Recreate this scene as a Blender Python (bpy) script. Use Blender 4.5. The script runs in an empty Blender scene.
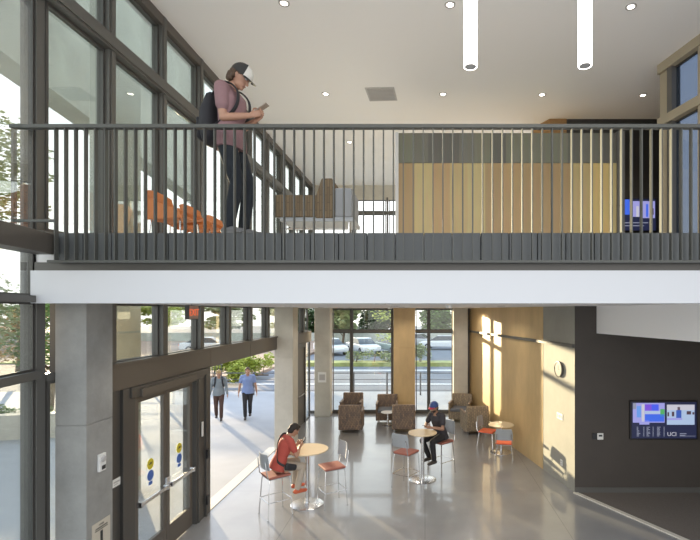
import bpy, math, random
from mathutils import Vector, Matrix, noise
random.seed(7)
PI = math.pi
SC = bpy.context.scene
COL = SC.collection
R = math.radians
V = Vector

# ------------------------------------------------------------------ materials
MATS = {}
def nt(name):
    m = bpy.data.materials.new(name); m.use_nodes = True
    t = m.node_tree; b = t.nodes['Principled BSDF']
    MATS[name] = m
    return m, t, b
def mat(name, col, rough=.5, metal=0, noise_amt=0, scale=6, bump=0, spec=.5, emit=None, estr=0, stretch=(1,1,1), bscale=None, coat=0):
    m, t, b = nt(name)
    c4 = (*col, 1)
    b.inputs['Base Color'].default_value = c4
    b.inputs['Roughness'].default_value = rough
    b.inputs['Metallic'].default_value = metal
    b.inputs['Specular IOR Level'].default_value = spec
    b.inputs['Coat Weight'].default_value = coat
    if emit:
        b.inputs['Emission Color'].default_value = (*emit, 1)
        b.inputs['Emission Strength'].default_value = estr
    if noise_amt or bump:
        tc = t.nodes.new('ShaderNodeTexCoord'); mp = t.nodes.new('ShaderNodeMapping')
        mp.inputs['Scale'].default_value = stretch
        t.links.new(tc.outputs['Object'], mp.inputs[0])
        n = t.nodes.new('ShaderNodeTexNoise'); n.inputs['Scale'].default_value = scale
        n.inputs['Detail'].default_value = 6; n.inputs['Roughness'].default_value = .65
        t.links.new(mp.outputs[0], n.inputs['Vector'])
        if noise_amt:
            mx = t.nodes.new('ShaderNodeMix'); mx.data_type = 'RGBA'
            mx.inputs[6].default_value = (*[max(0, c*(1-noise_amt)) for c in col], 1)
            mx.inputs[7].default_value = (*[min(1, c*(1+noise_amt)) for c in col], 1)
            mr = t.nodes.new('ShaderNodeMapRange'); mr.inputs[1].default_value = .3; mr.inputs[2].default_value = .7
            t.links.new(n.outputs['Fac'], mr.inputs[0]); t.links.new(mr.outputs[0], mx.inputs[0])
            t.links.new(mx.outputs[2], b.inputs['Base Color'])
        if bump:
            bp = t.nodes.new('ShaderNodeBump'); bp.inputs['Strength'].default_value = bump; bp.inputs['Distance'].default_value = .01
            if bscale:
                n2 = t.nodes.new('ShaderNodeTexNoise'); n2.inputs['Scale'].default_value = bscale
                t.links.new(mp.outputs[0], n2.inputs['Vector']); t.links.new(n2.outputs['Fac'], bp.inputs['Height'])
            else:
                t.links.new(n.outputs['Fac'], bp.inputs['Height'])
            t.links.new(bp.outputs[0], b.inputs['Normal'])
    return m
def glassmat(name, tint, refl=.08):
    m, t, b = nt(name); t.nodes.remove(b)
    out = t.nodes['Material Output']
    tr = t.nodes.new('ShaderNodeBsdfTransparent'); tr.inputs[0].default_value = (*tint, 1)
    gl = t.nodes.new('ShaderNodeBsdfGlossy'); gl.inputs['Roughness'].default_value = .01
    fr = t.nodes.new('ShaderNodeLayerWeight'); fr.inputs[0].default_value = .25
    mul = t.nodes.new('ShaderNodeMath'); mul.operation = 'MULTIPLY_ADD'; mul.inputs[1].default_value = .35; mul.inputs[2].default_value = refl*.4
    t.links.new(fr.outputs['Fresnel'], mul.inputs[0])
    mx = t.nodes.new('ShaderNodeMixShader')
    t.links.new(mul.outputs[0], mx.inputs[0]); t.links.new(tr.outputs[0], mx.inputs[1]); t.links.new(gl.outputs[0], mx.inputs[2])
    t.links.new(mx.outputs[0], out.inputs[0])
    return m
def weave(name, c1, c2, c3, sx=14, sz=10):
    """upholstery: short staggered dashes of three tones"""
    m, t, b = nt(name)
    tc = t.nodes.new('ShaderNodeTexCoord'); mp = t.nodes.new('ShaderNodeMapping')
    t.links.new(tc.outputs['Object'], mp.inputs[0])
    sp = t.nodes.new('ShaderNodeSeparateXYZ'); t.links.new(mp.outputs[0], sp.inputs[0])
    ad = t.nodes.new('ShaderNodeMath'); ad.operation = 'ADD'; t.links.new(sp.outputs[0], ad.inputs[0]); t.links.new(sp.outputs[1], ad.inputs[1])
    cb = t.nodes.new('ShaderNodeCombineXYZ'); t.links.new(sp.outputs[2], cb.inputs[0]); t.links.new(ad.outputs[0], cb.inputs[1])
    br = t.nodes.new('ShaderNodeTexBrick'); br.inputs['Scale'].default_value = 1
    br.inputs['Brick Width'].default_value = 1/sz; br.inputs['Row Height'].default_value = 1/sx
    br.inputs['Mortar Size'].default_value = .006; br.inputs['Mortar Smooth'].default_value = .3
    br.inputs['Color1'].default_value = (*c1, 1); br.inputs['Color2'].default_value = (*c2, 1); br.inputs['Mortar'].default_value = (*c3, 1)
    t.links.new(cb.outputs[0], br.inputs['Vector'])
    t.links.new(br.outputs['Color'], b.inputs['Base Color'])
    b.inputs['Roughness'].default_value = .85
    return m
def boards(name, cols, width, rough=.4):
    """vertical boards of slightly different tone, counted along X of the object"""
    m, t, b = nt(name)
    tc = t.nodes.new('ShaderNodeTexCoord')
    sp = t.nodes.new('ShaderNodeSeparateXYZ'); t.links.new(tc.outputs['Object'], sp.inputs[0])
    dv = t.nodes.new('ShaderNodeMath'); dv.operation = 'DIVIDE'; dv.inputs[1].default_value = width; t.links.new(sp.outputs[0], dv.inputs[0])
    fl = t.nodes.new('ShaderNodeMath'); fl.operation = 'FLOOR'; t.links.new(dv.outputs[0], fl.inputs[0])
    wn = t.nodes.new('ShaderNodeTexWhiteNoise'); wn.noise_dimensions = '1D'; t.links.new(fl.outputs[0], wn.inputs['W'])
    cr = t.nodes.new('ShaderNodeValToRGB'); cr.color_ramp.interpolation = 'CONSTANT'
    els = cr.color_ramp.elements
    els[0].position = 0; els[0].color = (*cols[0], 1); els[1].position = 1/len(cols); els[1].color = (*cols[1], 1)
    for i in range(2, len(cols)):
        e = els.new(i/len(cols)); e.color = (*cols[i], 1)
    t.links.new(wn.outputs['Value'], cr.inputs[0])
    mp = t.nodes.new('ShaderNodeMapping'); mp.inputs['Scale'].default_value = (9, 9, .8); t.links.new(tc.outputs['Object'], mp.inputs[0])
    n = t.nodes.new('ShaderNodeTexNoise'); n.inputs['Scale'].default_value = 2.5; n.inputs['Detail'].default_value = 5; t.links.new(mp.outputs[0], n.inputs['Vector'])
    mx = t.nodes.new('ShaderNodeMix'); mx.data_type = 'RGBA'; mx.blend_type = 'MULTIPLY'; mx.inputs[0].default_value = .35
    t.links.new(cr.outputs[0], mx.inputs[6]); t.links.new(n.outputs['Color'], mx.inputs[7]); mx.inputs[0].default_value = .25
    t.links.new(mx.outputs[2], b.inputs['Base Color']); b.inputs['Roughness'].default_value = rough
    return m

def floor_material():
    m, t, b = nt('polished_concrete')
    tc = t.nodes.new('ShaderNodeTexCoord')
    n = t.nodes.new('ShaderNodeTexNoise'); n.inputs['Scale'].default_value = 1.1; n.inputs['Detail'].default_value = 8
    n2 = t.nodes.new('ShaderNodeTexNoise'); n2.inputs['Scale'].default_value = 60; n2.inputs['Detail'].default_value = 3
    t.links.new(tc.outputs['Object'], n.inputs['Vector']); t.links.new(tc.outputs['Object'], n2.inputs['Vector'])
    mx = t.nodes.new('ShaderNodeMix'); mx.data_type = 'RGBA'
    mx.inputs[6].default_value = (.225, .22, .215, 1); mx.inputs[7].default_value = (.295, .29, .28, 1)
    mr = t.nodes.new('ShaderNodeMapRange'); mr.inputs[1].default_value = .35; mr.inputs[2].default_value = .65
    av = t.nodes.new('ShaderNodeMath'); av.operation = 'MULTIPLY_ADD'; av.inputs[1].default_value = .25
    t.links.new(n2.outputs['Fac'], av.inputs[0])
    ml = t.nodes.new('ShaderNodeMath'); ml.operation = 'MULTIPLY'; ml.inputs[1].default_value = .75; t.links.new(n.outputs['Fac'], ml.inputs[0])
    t.links.new(ml.outputs[0], av.inputs[2]); t.links.new(av.outputs[0], mr.inputs[0]); t.links.new(mr.outputs[0], mx.inputs[0])
    # saw-cut joints
    br = t.nodes.new('ShaderNodeTexBrick'); br.offset = 0; br.inputs['Scale'].default_value = 1
    br.inputs['Brick Width'].default_value = 2.4; br.inputs['Row Height'].default_value = 2.4; br.inputs['Mortar Size'].default_value = .006
    br.inputs['Color1'].default_value = (1, 1, 1, 1); br.inputs['Color2'].default_value = (1, 1, 1, 1); br.inputs['Mortar'].default_value = (.6, .6, .6, 1)
    t.links.new(tc.outputs['Object'], br.inputs['Vector'])
    m2 = t.nodes.new('ShaderNodeMix'); m2.data_type = 'RGBA'; m2.blend_type = 'MULTIPLY'; m2.inputs[0].default_value = 1
    t.links.new(mx.outputs[2], m2.inputs[6]); t.links.new(br.outputs['Color'], m2.inputs[7])
    t.links.new(m2.outputs[2], b.inputs['Base Color'])
    b.inputs['Roughness'].default_value = .28; b.inputs['Specular IOR Level'].default_value = .7
    b.inputs['Coat Weight'].default_value = .6; b.inputs['Coat Roughness'].default_value = .05
    bp = t.nodes.new('ShaderNodeBump'); bp.inputs['Strength'].default_value = .04; bp.inputs['Distance'].default_value = .01
    n3 = t.nodes.new('ShaderNodeTexNoise'); n3.inputs['Scale'].default_value = 5; t.links.new(tc.outputs['Object'], n3.inputs['Vector'])
    t.links.new(n3.outputs['Fac'], bp.inputs['Height']); t.links.new(bp.outputs[0], b.inputs['Normal'])
    return m
floor_material()
mat('ceiling_white', (.86, .84, .815), .85)
mat('beam_white', (.60, .60, .60), .6)
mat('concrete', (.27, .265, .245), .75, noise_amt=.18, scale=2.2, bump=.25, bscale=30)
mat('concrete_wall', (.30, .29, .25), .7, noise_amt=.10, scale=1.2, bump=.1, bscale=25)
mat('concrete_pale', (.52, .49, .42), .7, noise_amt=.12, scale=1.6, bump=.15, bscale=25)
mat('concrete_outside', (.40, .42, .37), .8, noise_amt=.22, scale=.9, bump=.3, bscale=14)
mat('metal_dark', (.085, .08, .072), .42, .35)
mat('metal_mid', (.125, .12, .108), .45, .3)
mat('metal_brown', (.12, .105, .088), .45, .3)
mat('rail_metal', (.085, .085, .074), .6, .1)
mat('fascia_metal', (.105, .11, .108), .5, .3)
mat('steel', (.62, .62, .62), .25, .9)
mat('chrome', (.75, .75, .75), .15, 1)
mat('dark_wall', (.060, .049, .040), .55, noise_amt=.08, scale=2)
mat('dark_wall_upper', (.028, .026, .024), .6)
mat('brown_wall', (.28, .16, .06), .6)
mat('tan_wall', (.36, .31, .22), .6)
mat('wood_gold', (.56, .395, .19), .42, noise_amt=.16, scale=1.6, stretch=(1, 1, .35), bump=.06, bscale=20)
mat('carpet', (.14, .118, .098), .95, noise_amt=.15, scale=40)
mat('pale_stone', (.60, .56, .47), .4)
boards('panel_boards', [(.48, .38, .17), (.39, .265, .12), (.58, .42, .155), (.37, .25, .11), (.46, .345, .15), (.42, .28, .12)], .34)
boards('panel_grey', [(.15, .145, .11), (.12, .115, .09), (.17, .17, .115), (.11, .105, .085)], .30)
glassmat('glass', (.95, .97, .95))
glassmat('glass_upper', (.86, .89, .86))
glassmat('glass_blue', (.34, .38, .44))
mat('white_plastic', (.75, .74, .70), .4)
mat('black_plastic', (.015, .015, .017), .35)
mat('lamp_white', (.9, .9, .88), .5, emit=(1, .97, .92), estr=3.0)
mat('lamp_bright', (.9, .9, .88), .5, emit=(1, .93, .80), estr=5)
mat('vent_grey', (.45, .43, .41), .6)
mat('sign_red', (.55, .16, .08), .5, emit=(.9, .15, .05), estr=.35)
mat('sign_face', (.45, .30, .24), .5)
mat('paper', (.52, .47, .38), .7)
mat('ink', (.03, .03, .03), .6)
mat('decal_yellow', (.62, .52, .03), .5)
mat('decal_blue', (.05, .13, .42), .5)
mat('plastic_grey', (.33, .35, .37), .4)
mat('seat_red', (.34, .12, .085), .7, noise_amt=.1, scale=30)
mat('seat_orange', (.70, .13, .05), .7)
mat('maple', (.66, .52, .33), .35, noise_amt=.08, scale=3, stretch=(1, 8, 1))
mat('table_white', (.78, .76, .72), .3)
weave('weave_brown', (.29, .20, .13), (.15, .115, .095), (.085, .065, .06), sx=22, sz=9)
weave('weave_sunlit', (.36, .29, .20), (.25, .20, .14), (.16, .13, .10), sx=17, sz=11)  # brown weave with the sunlight put into its paler tones
mat('seat_grey', (.16, .17, .19), .8)
weave('weave_bench', (.21, .15, .085), (.15, .11, .065), (.10, .075, .05), sx=30, sz=5)
mat('side_panel', (.23, .17, .12), .7)
mat('chair_orange', (.52, .17, .045), .5, noise_amt=.08, scale=4)
mat('grey_fabric', (.27, .28, .29), .8)
mat('skin', (.40, .22, .145), .55, noise_amt=.04, scale=20)
mat('skin_dark', (.33, .18, .115), .55)
mat('lip', (.40, .17, .14), .5)
mat('eye_white', (.7, .7, .68), .3)
mat('shirt_mauve', (.25, .145, .15), .85, noise_amt=.06, scale=60, bump=.3, bscale=9)
mat('jeans_dark', (.020, .025, .032), .85, noise_amt=.2, scale=12, bump=.4, bscale=10)
mat('shirt_red', (.42, .075, .055), .85, bump=.4, bscale=9)
mat('trousers_khaki', (.42, .36, .29), .85, bump=.4, bscale=9)
mat('shoe_red', (.50, .10, .04), .6)
mat('shirt_black', (.035, .032, .037), .85, bump=.4, bscale=9)
mat('trousers_black', (.022, .020, .022), .85)
mat('shoe_dark', (.05, .04, .035), .6)
mat('shoe_grey', (.20, .20, .20), .6)
mat('hair_brown', (.07, .04, .022), .7, bump=.6, bscale=60)
mat('hair_black', (.02, .014, .011), .7, bump=.6, bscale=60)
mat('hair_blond', (.36, .24, .11), .7, bump=.6, bscale=60)
mat('cap_black', (.03, .028, .026), .8)
mat('cap_white', (.62, .60, .54), .8)
mat('cap_blue', (.04, .07, .20), .8)
mat('cap_red', (.42, .03, .05), .7)
mat('bag_black', (.022, .022, .026), .75, bump=.3, bscale=12)
mat('phone', (.05, .045, .04), .25)
mat('phone_case', (.30, .24, .19), .4)
mat('jacket_grey', (.20, .23, .25), .85, bump=.3, bscale=9)
mat('trousers_brown', (.075, .04, .03), .85)
mat('shirt_blue', (.20, .27, .48), .85, bump=.3, bscale=9)
mat('bag_strap', (.03, .03, .03), .7)
mat('pavement', (.36, .37, .39), .8, noise_amt=.06, scale=1.2)
mat('asphalt', (.17, .185, .21), .85, noise_amt=.12, scale=.8)
mat('white_paint', (.8, .8, .78), .6)
mat('grass', (.30, .33, .12), .9, noise_amt=.4, scale=1.2)
mat('earth', (.32, .23, .17), .9, noise_amt=.3, scale=.5)
mat('leaf_dark', (.045, .085, .025), .7)
mat('leaf_mid', (.13, .22, .05), .7)
mat('leaf_yellow', (.36, .42, .07), .7)
mat('leaf_pale', (.30, .34, .16), .7)
mat('leaf_brown', (.40, .26, .09), .7)
mat('bark', (.13, .09, .06), .9, noise_amt=.3, scale=8)
mat('car_white', (.72, .74, .76), .3, coat=.6)
mat('car_silver', (.45, .48, .50), .3, .4, coat=.6)
mat('car_green', (.40, .48, .42), .3, .3, coat=.6)
mat('car_glass', (.04, .05, .06), .1)
mat('tyre', (.02, .02, .02), .8)
mat('fence_metal', (.10, .10, .11), .5, .4)
mat('clock_face', (.36, .35, .32), .4)
def em(name, c, s=.33):
    return mat(name, tuple(x*.2 for x in c), .4, emit=c, estr=s)
em('scr_navy', (.02, .025, .07)); em('scr_blue', (.06, .16, .85)); em('scr_purple', (.22, .10, .75)); em('scr_lilac', (.38, .38, .80))
em('scr_cyan', (.16, .36, .85)); em('scr_green', (.10, .45, .15)); em('scr_white', (.62, .62, .70)); em('scr_pale', (.45, .58, .80))
em('scr_text', (.30, .32, .42)); em('scr_dark', (.10, .06, .08)); em('scr_suit', (.05, .12, .50))

# ------------------------------------------------------------------ mesh builder
def align(d):
    d = V(d).normalized()
    return d.to_track_quat('Z', 'Y').to_matrix()
class MB:
    def __init__(s): s.v = []; s.f = []; s.m = []; s.M = Matrix.Identity(4); s.mi = 0
    def _add(s, vs, fs):
        o = len(s.v)
        s.v += [tuple(s.M @ V(p)) for p in vs]
        s.f += [tuple(i+o for i in f) for f in fs]; s.m += [s.mi]*len(fs)
        return s
    def box(s, x0, x1, y0, y1, z0, z1, T=None):
        vs = [(x, y, z) for z in (z0, z1) for y in (y0, y1) for x in (x0, x1)]
        if T is not None: vs = [T @ V(p) for p in vs]
        return s._add(vs, [(0, 2, 3, 1), (4, 5, 7, 6), (0, 1, 5, 4), (2, 6, 7, 3), (0, 4, 6, 2), (1, 3, 7, 5)])
    def cbox(s, c, d, T=None):
        a = (c[0]-d[0]/2, c[0]+d[0]/2, c[1]-d[1]/2, c[1]+d[1]/2, c[2]-d[2]/2, c[2]+d[2]/2)
        return s.box(*a, T=T)
    def prism(s, poly, z0, z1):
        n = len(poly)
        vs = [(x, y, z0) for x, y in poly]+[(x, y, z1) for x, y in poly]
        fs = [tuple(range(n-1, -1, -1)), tuple(range(n, 2*n))]+[(i, (i+1) % n, (i+1) % n+n, i+n) for i in range(n)]
        return s._add(vs, fs)
    def side(s, poly, y0, y1):
        """polygon in XZ pulled along Y"""
        n = len(poly)
        vs = [(x, y0, z) for x, z in poly]+[(x, y1, z) for x, z in poly]
        fs = [tuple(range(n)), tuple(range(2*n-1, n-1, -1))]+[((i+1) % n, i, i+n, (i+1) % n+n) for i in range(n)]
        return s._add(vs, fs)
    def loft(s, pts, rad, n=12, lat=None, caps=3):
        """tapering tube through pts; rad = r or (r_lateral, r_other); rounded ends"""
        pts = [V(p) for p in pts]; rad = [(r, r) if not isinstance(r, (tuple, list)) else r for r in rad]
        N = len(pts); rings = []
        def frame(d):
            d = d.normalized()
            l = V(lat) if lat is not None else (V((0, 0, 1)) if abs(d.z) < .9 else V((1, 0, 0)))
            u = l - d*l.dot(d)
            if u.length < 1e-4: u = d.orthogonal()
            u.normalize(); return d, u, d.cross(u)
        def ds(i):
            a = pts[i]-pts[i-1] if i > 0 else pts[1]-pts[0]
            b = pts[i+1]-pts[i] if i < N-1 else a
            if i == 0: a = b
            return (a.normalized()+b.normalized())
        if caps:
            d, u, v = frame(ds(0)); e = min(rad[0])
            for k in range(caps):
                a = (k+.35)/caps*PI/2
                rings.append((pts[0]-d*e*math.cos(a), u*rad[0][0]*math.sin(a), v*rad[0][1]*math.sin(a)))
        for i in range(N):
            d, u, v = frame(ds(i)); rings.append((pts[i], u*rad[i][0], v*rad[i][1]))
        if caps:
            d, u, v = frame(ds(N-1)); e = min(rad[-1])
            for k in range(caps-1, -1, -1):
                a = (k+.35)/caps*PI/2
                rings.append((pts[-1]+d*e*math.cos(a), u*rad[-1][0]*math.sin(a), v*rad[-1][1]*math.sin(a)))
        vs = []; fs = []
        for c, u, v in rings:
            for j in range(n):
                a = 2*PI*j/n; vs.append(c+u*math.cos(a)+v*math.sin(a))
        for i in range(len(rings)-1):
            for j in range(n):
                k = (j+1) % n
                fs.append((i*n+j, i*n+k, (i+1)*n+k, (i+1)*n+j))
        fs.append(tuple(range(n-1, -1, -1))); o = (len(rings)-1)*n; fs.append(tuple(range(o, o+n)))
        return s._add(vs, fs)
    def tube(s, pts, r, n=8): return s.loft(pts, [r]*len(pts), n, caps=0)
    def cyl(s, p0, p1, r, n=24, r2=None): return s.loft([p0, p1], [r, r if r2 is None else r2], n, caps=0)
    def lathe(s, prof, n=32, c=(0, 0, 0)):
        vs = []; fs = []; m = len(prof)
        for r, z in prof:
            for j in range(n):
                a = 2*PI*j/n; vs.append((c[0]+max(r, 1e-4)*math.cos(a), c[1]+max(r, 1e-4)*math.sin(a), c[2]+z))
        for i in range(m-1):
            for j in range(n):
                k = (j+1) % n; fs.append((i*n+j, i*n+k, (i+1)*n+k, (i+1)*n+j))
        fs.append(tuple(range(n-1, -1, -1))); fs.append(tuple(range((m-1)*n, m*n)))
        return s._add(vs, fs)
    def ell(s, c, r, rot=None, nu=14, nv=9):
        c = V(c); rot = rot or Matrix.Identity(3); vs = [c+rot @ V((0, 0, -r[2]))]; fs = []
        for i in range(1, nv):
            p = -PI/2+PI*i/nv
            for j in range(nu):
                a = 2*PI*j/nu
                vs.append(c+rot @ V((r[0]*math.cos(p)*math.cos(a), r[1]*math.cos(p)*math.sin(a), r[2]*math.sin(p))))
        vs.append(c+rot @ V((0, 0, r[2])))
        for j in range(nu):
            k = (j+1) % nu; fs.append((0, 1+k, 1+j)); fs.append((len(vs)-1, 1+(nv-2)*nu+j, 1+(nv-2)*nu+k))
            for i in range(nv-2): fs.append((1+i*nu+j, 1+i*nu+k, 1+(i+1)*nu+k, 1+(i+1)*nu+j))
        return s._add(vs, fs)
    def grid(s, fn, nu, nv, th):
        """thin curved shell: fn(u,v)->point, thickness th along fn normal given as second value"""
        top = []; bot = []
        for i in range(nu+1):
            for j in range(nv+1):
                p, nrm = fn(i/nu, j/nv); p = V(p); nrm = V(nrm).normalized()
                top.append(p+nrm*th/2); bot.append(p-nrm*th/2)
        n = len(top); fs = []; w = nv+1
        for i in range(nu):
            for j in range(nv):
                a = i*w+j; fs.append((a, a+1, a+w+1, a+w)); fs.append((n+a, n+a+w, n+a+w+1, n+a+1))
        for i in range(nu):
            for j in (0, nv):
                a = i*w+j; f = (a, a+w, n+a+w, n+a); fs.append(f if j == 0 else f[::-1])
        for j in range(nv):
            for i in (0, nu):
                a = i*w+j; f = (a, n+a, n+a+1, a+1); fs.append(f if i == 0 else f[::-1])
        return s._add(top+bot, fs)
    def mesh(s, name, mats):
        me = bpy.data.meshes.new(name); me.from_pydata(s.v, [], s.f)
        for m in (mats if isinstance(mats, (list, tuple)) else [mats]): me.materials.append(MATS[m])
        me.polygons.foreach_set('material_index', s.m)
        return me
    def build(s, name, mats, parent=None, smooth=False, bevel=0, seg=2, loc=None, rotz=None, angle=35):
        me = s.mesh(name, mats); o = bpy.data.objects.new(name, me); COL.objects.link(o)
        if parent: o.parent = parent
        if loc is not None: o.location = loc
        if rotz is not None: o.rotation_euler.z = rotz
        if smooth: 
            me.polygons.foreach_set('use_smooth', [True]*len(me.polygons)); me.set_sharp_from_angle(angle=R(angle))
        if bevel:
            b = o.modifiers.new('bevel', 'BEVEL'); b.width = bevel; b.segments = seg; b.limit_method = 'ANGLE'; b.angle_limit = R(40)
            if smooth is False:
                me.polygons.foreach_set('use_smooth', [True]*len(me.polygons)); b.harden_normals = True
        return o
def tag(o, label, cat, group=None, kind=None):
    if label: o['label'] = label
    if cat: o['category'] = cat
    if group: o['group'] = group
    if kind: o['kind'] = kind
    return o
def struct(mb, name, mats, label, cat, parent=None, **k):
    o = mb.build(name, mats, parent, **k)
    if parent is None: tag(o, label, cat, None, 'structure')
    return o
def empty(name, loc, rotz=0, label=None, cat=None, group=None, kind=None):
    o = bpy.data.objects.new(name, None); COL.objects.link(o); o.location = loc; o.rotation_euler.z = rotz
    o.empty_display_size = .1
    return tag(o, label, cat, group, kind)
def dup(o, loc, rotz, label, group=None, parent=None):
    c = o.copy(); COL.objects.link(c)
    c.location = loc; c.rotation_euler.z = rotz; c['label'] = label
    if group: c['group'] = group
    def rec(src, dst):
        for ch in list(src.children):
            d = ch.copy(); COL.objects.link(d); d.parent = dst; rec(ch, d)
    rec(o, c)
    return c
def text_mesh(txt, size, name, m, parent, loc, rot, extrude=.002, align_x='LEFT', bold=0):
    cu = bpy.data.curves.new(name, 'FONT'); cu.body = txt; cu.size = size; cu.extrude = extrude; cu.align_x = align_x
    cu.resolution_u = 2; cu.offset = bold
    t = bpy.data.objects.new(name+'_t', cu); COL.objects.link(t)
    bpy.context.view_layer.update()
    me = bpy.data.meshes.new_from_object(t.evaluated_get(bpy.context.evaluated_depsgraph_get()))
    bpy.data.objects.remove(t)
    me.materials.clear(); me.materials.append(MATS[m])
    o = bpy.data.objects.new(name, me); COL.objects.link(o); o.parent = parent; o.location = loc; o.rotation_euler = rot
    return o
def remeshed(mb, name, m, parent, voxel=.008, smooth=3, mats=None):
    me = mb.mesh(name, m); t = bpy.data.objects.new(name+'_t', me); COL.objects.link(t)
    r = t.modifiers.new('r', 'REMESH'); r.mode = 'VOXEL'; r.voxel_size = voxel; r.use_smooth_shade = True
    if smooth:
        sm = t.modifiers.new('s', 'SMOOTH'); sm.factor = .5; sm.iterations = smooth
    bpy.context.view_layer.update()
    out = bpy.data.meshes.new_from_object(t.evaluated_get(bpy.context.evaluated_depsgraph_get()))
    bpy.data.objects.remove(t); out.name = name
    out.materials.clear(); out.materials.append(MATS[m])
    o = bpy.data.objects.new(name, out); COL.objects.link(o); o.parent = parent
    out.polygons.foreach_set('use_smooth', [True]*len(out.polygons))
    return o
EXPO, SKY, SUN = 0.0, 1.0, 6.0
EXPO, SKY, SUN, LOWL = 1.3, 1.0, 6.0, 22
# ------------------------------------------------------------------ people
def smooth_path(pts, k=5):
    pts = [V(p) for p in pts]; out = []
    for i in range(len(pts)-1):
        a = pts[max(i-1, 0)]; b = pts[i]; c = pts[i+1]; d = pts[min(i+2, len(pts)-1)]
        for j in range(k):
            t = j/k; out.append(.5*((2*b)+(c-a)*t+(2*a-5*b+4*c-d)*t*t+(3*b-a-3*c+d)*t**3))
    return out+[pts[-1]]
def ik(a, b, l1, l2, hint):
    a = V(a); b = V(b); d = b-a; L = d.length; mx = (l1+l2)*.995
    if L > mx: d = d*(mx/L); L = mx; b = a+d
    d.normalize(); x = (l1*l1-l2*l2+L*L)/(2*L); h = math.sqrt(max(0, l1*l1-x*x))
    hv = V(hint); hv = (hv-d*hv.dot(d)).normalized()
    return a+d*x+hv*h, b
def hand(mb, w, d, n, side, s, curl=.6, spread=.0):
    """w wrist, d hand direction, n palm normal, side = vector towards the thumb"""
    d = V(d).normalized(); n = V(n); n = (n-d*n.dot(d)).normalized(); t = d.cross(n)
    if t.dot(V(side)) < 0: t = -t
    k = w+d*.088*s
    mb.loft([w, w+d*.04*s, k], [(.026*s, .018*s), (.036*s, .015*s), (.038*s, .012*s)], 12, lat=t)
    for i, (off, ln) in enumerate(((.029, .072), (.010, .080), (-.010, .074), (-.029, .058))):
        b = k+t*off*s-d*.006*s
        d1 = (d*math.cos(curl*.6)+n*math.sin(curl*.6)+t*spread*(1.5-i)*.1).normalized()
        d2 = (d*math.cos(curl*1.6)+n*math.sin(curl*1.6)).normalized()
        p1 = b+d1*ln*.5*s; p2 = p1+d2*ln*.5*s
        mb.loft([b, p1, p2], [.0095*s, .0088*s, .0075*s], 8)
    b = w+d*.028*s+t*.026*s
    p1 = b+(d*.6+t*.65+n*.35).normalized()*.042*s; p2 = p1+(d*.85+n*.5+t*.05).normalized()*.034*s
    mb.loft([b, p1, p2], [.013*s, .011*s, .009*s], 8)
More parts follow.
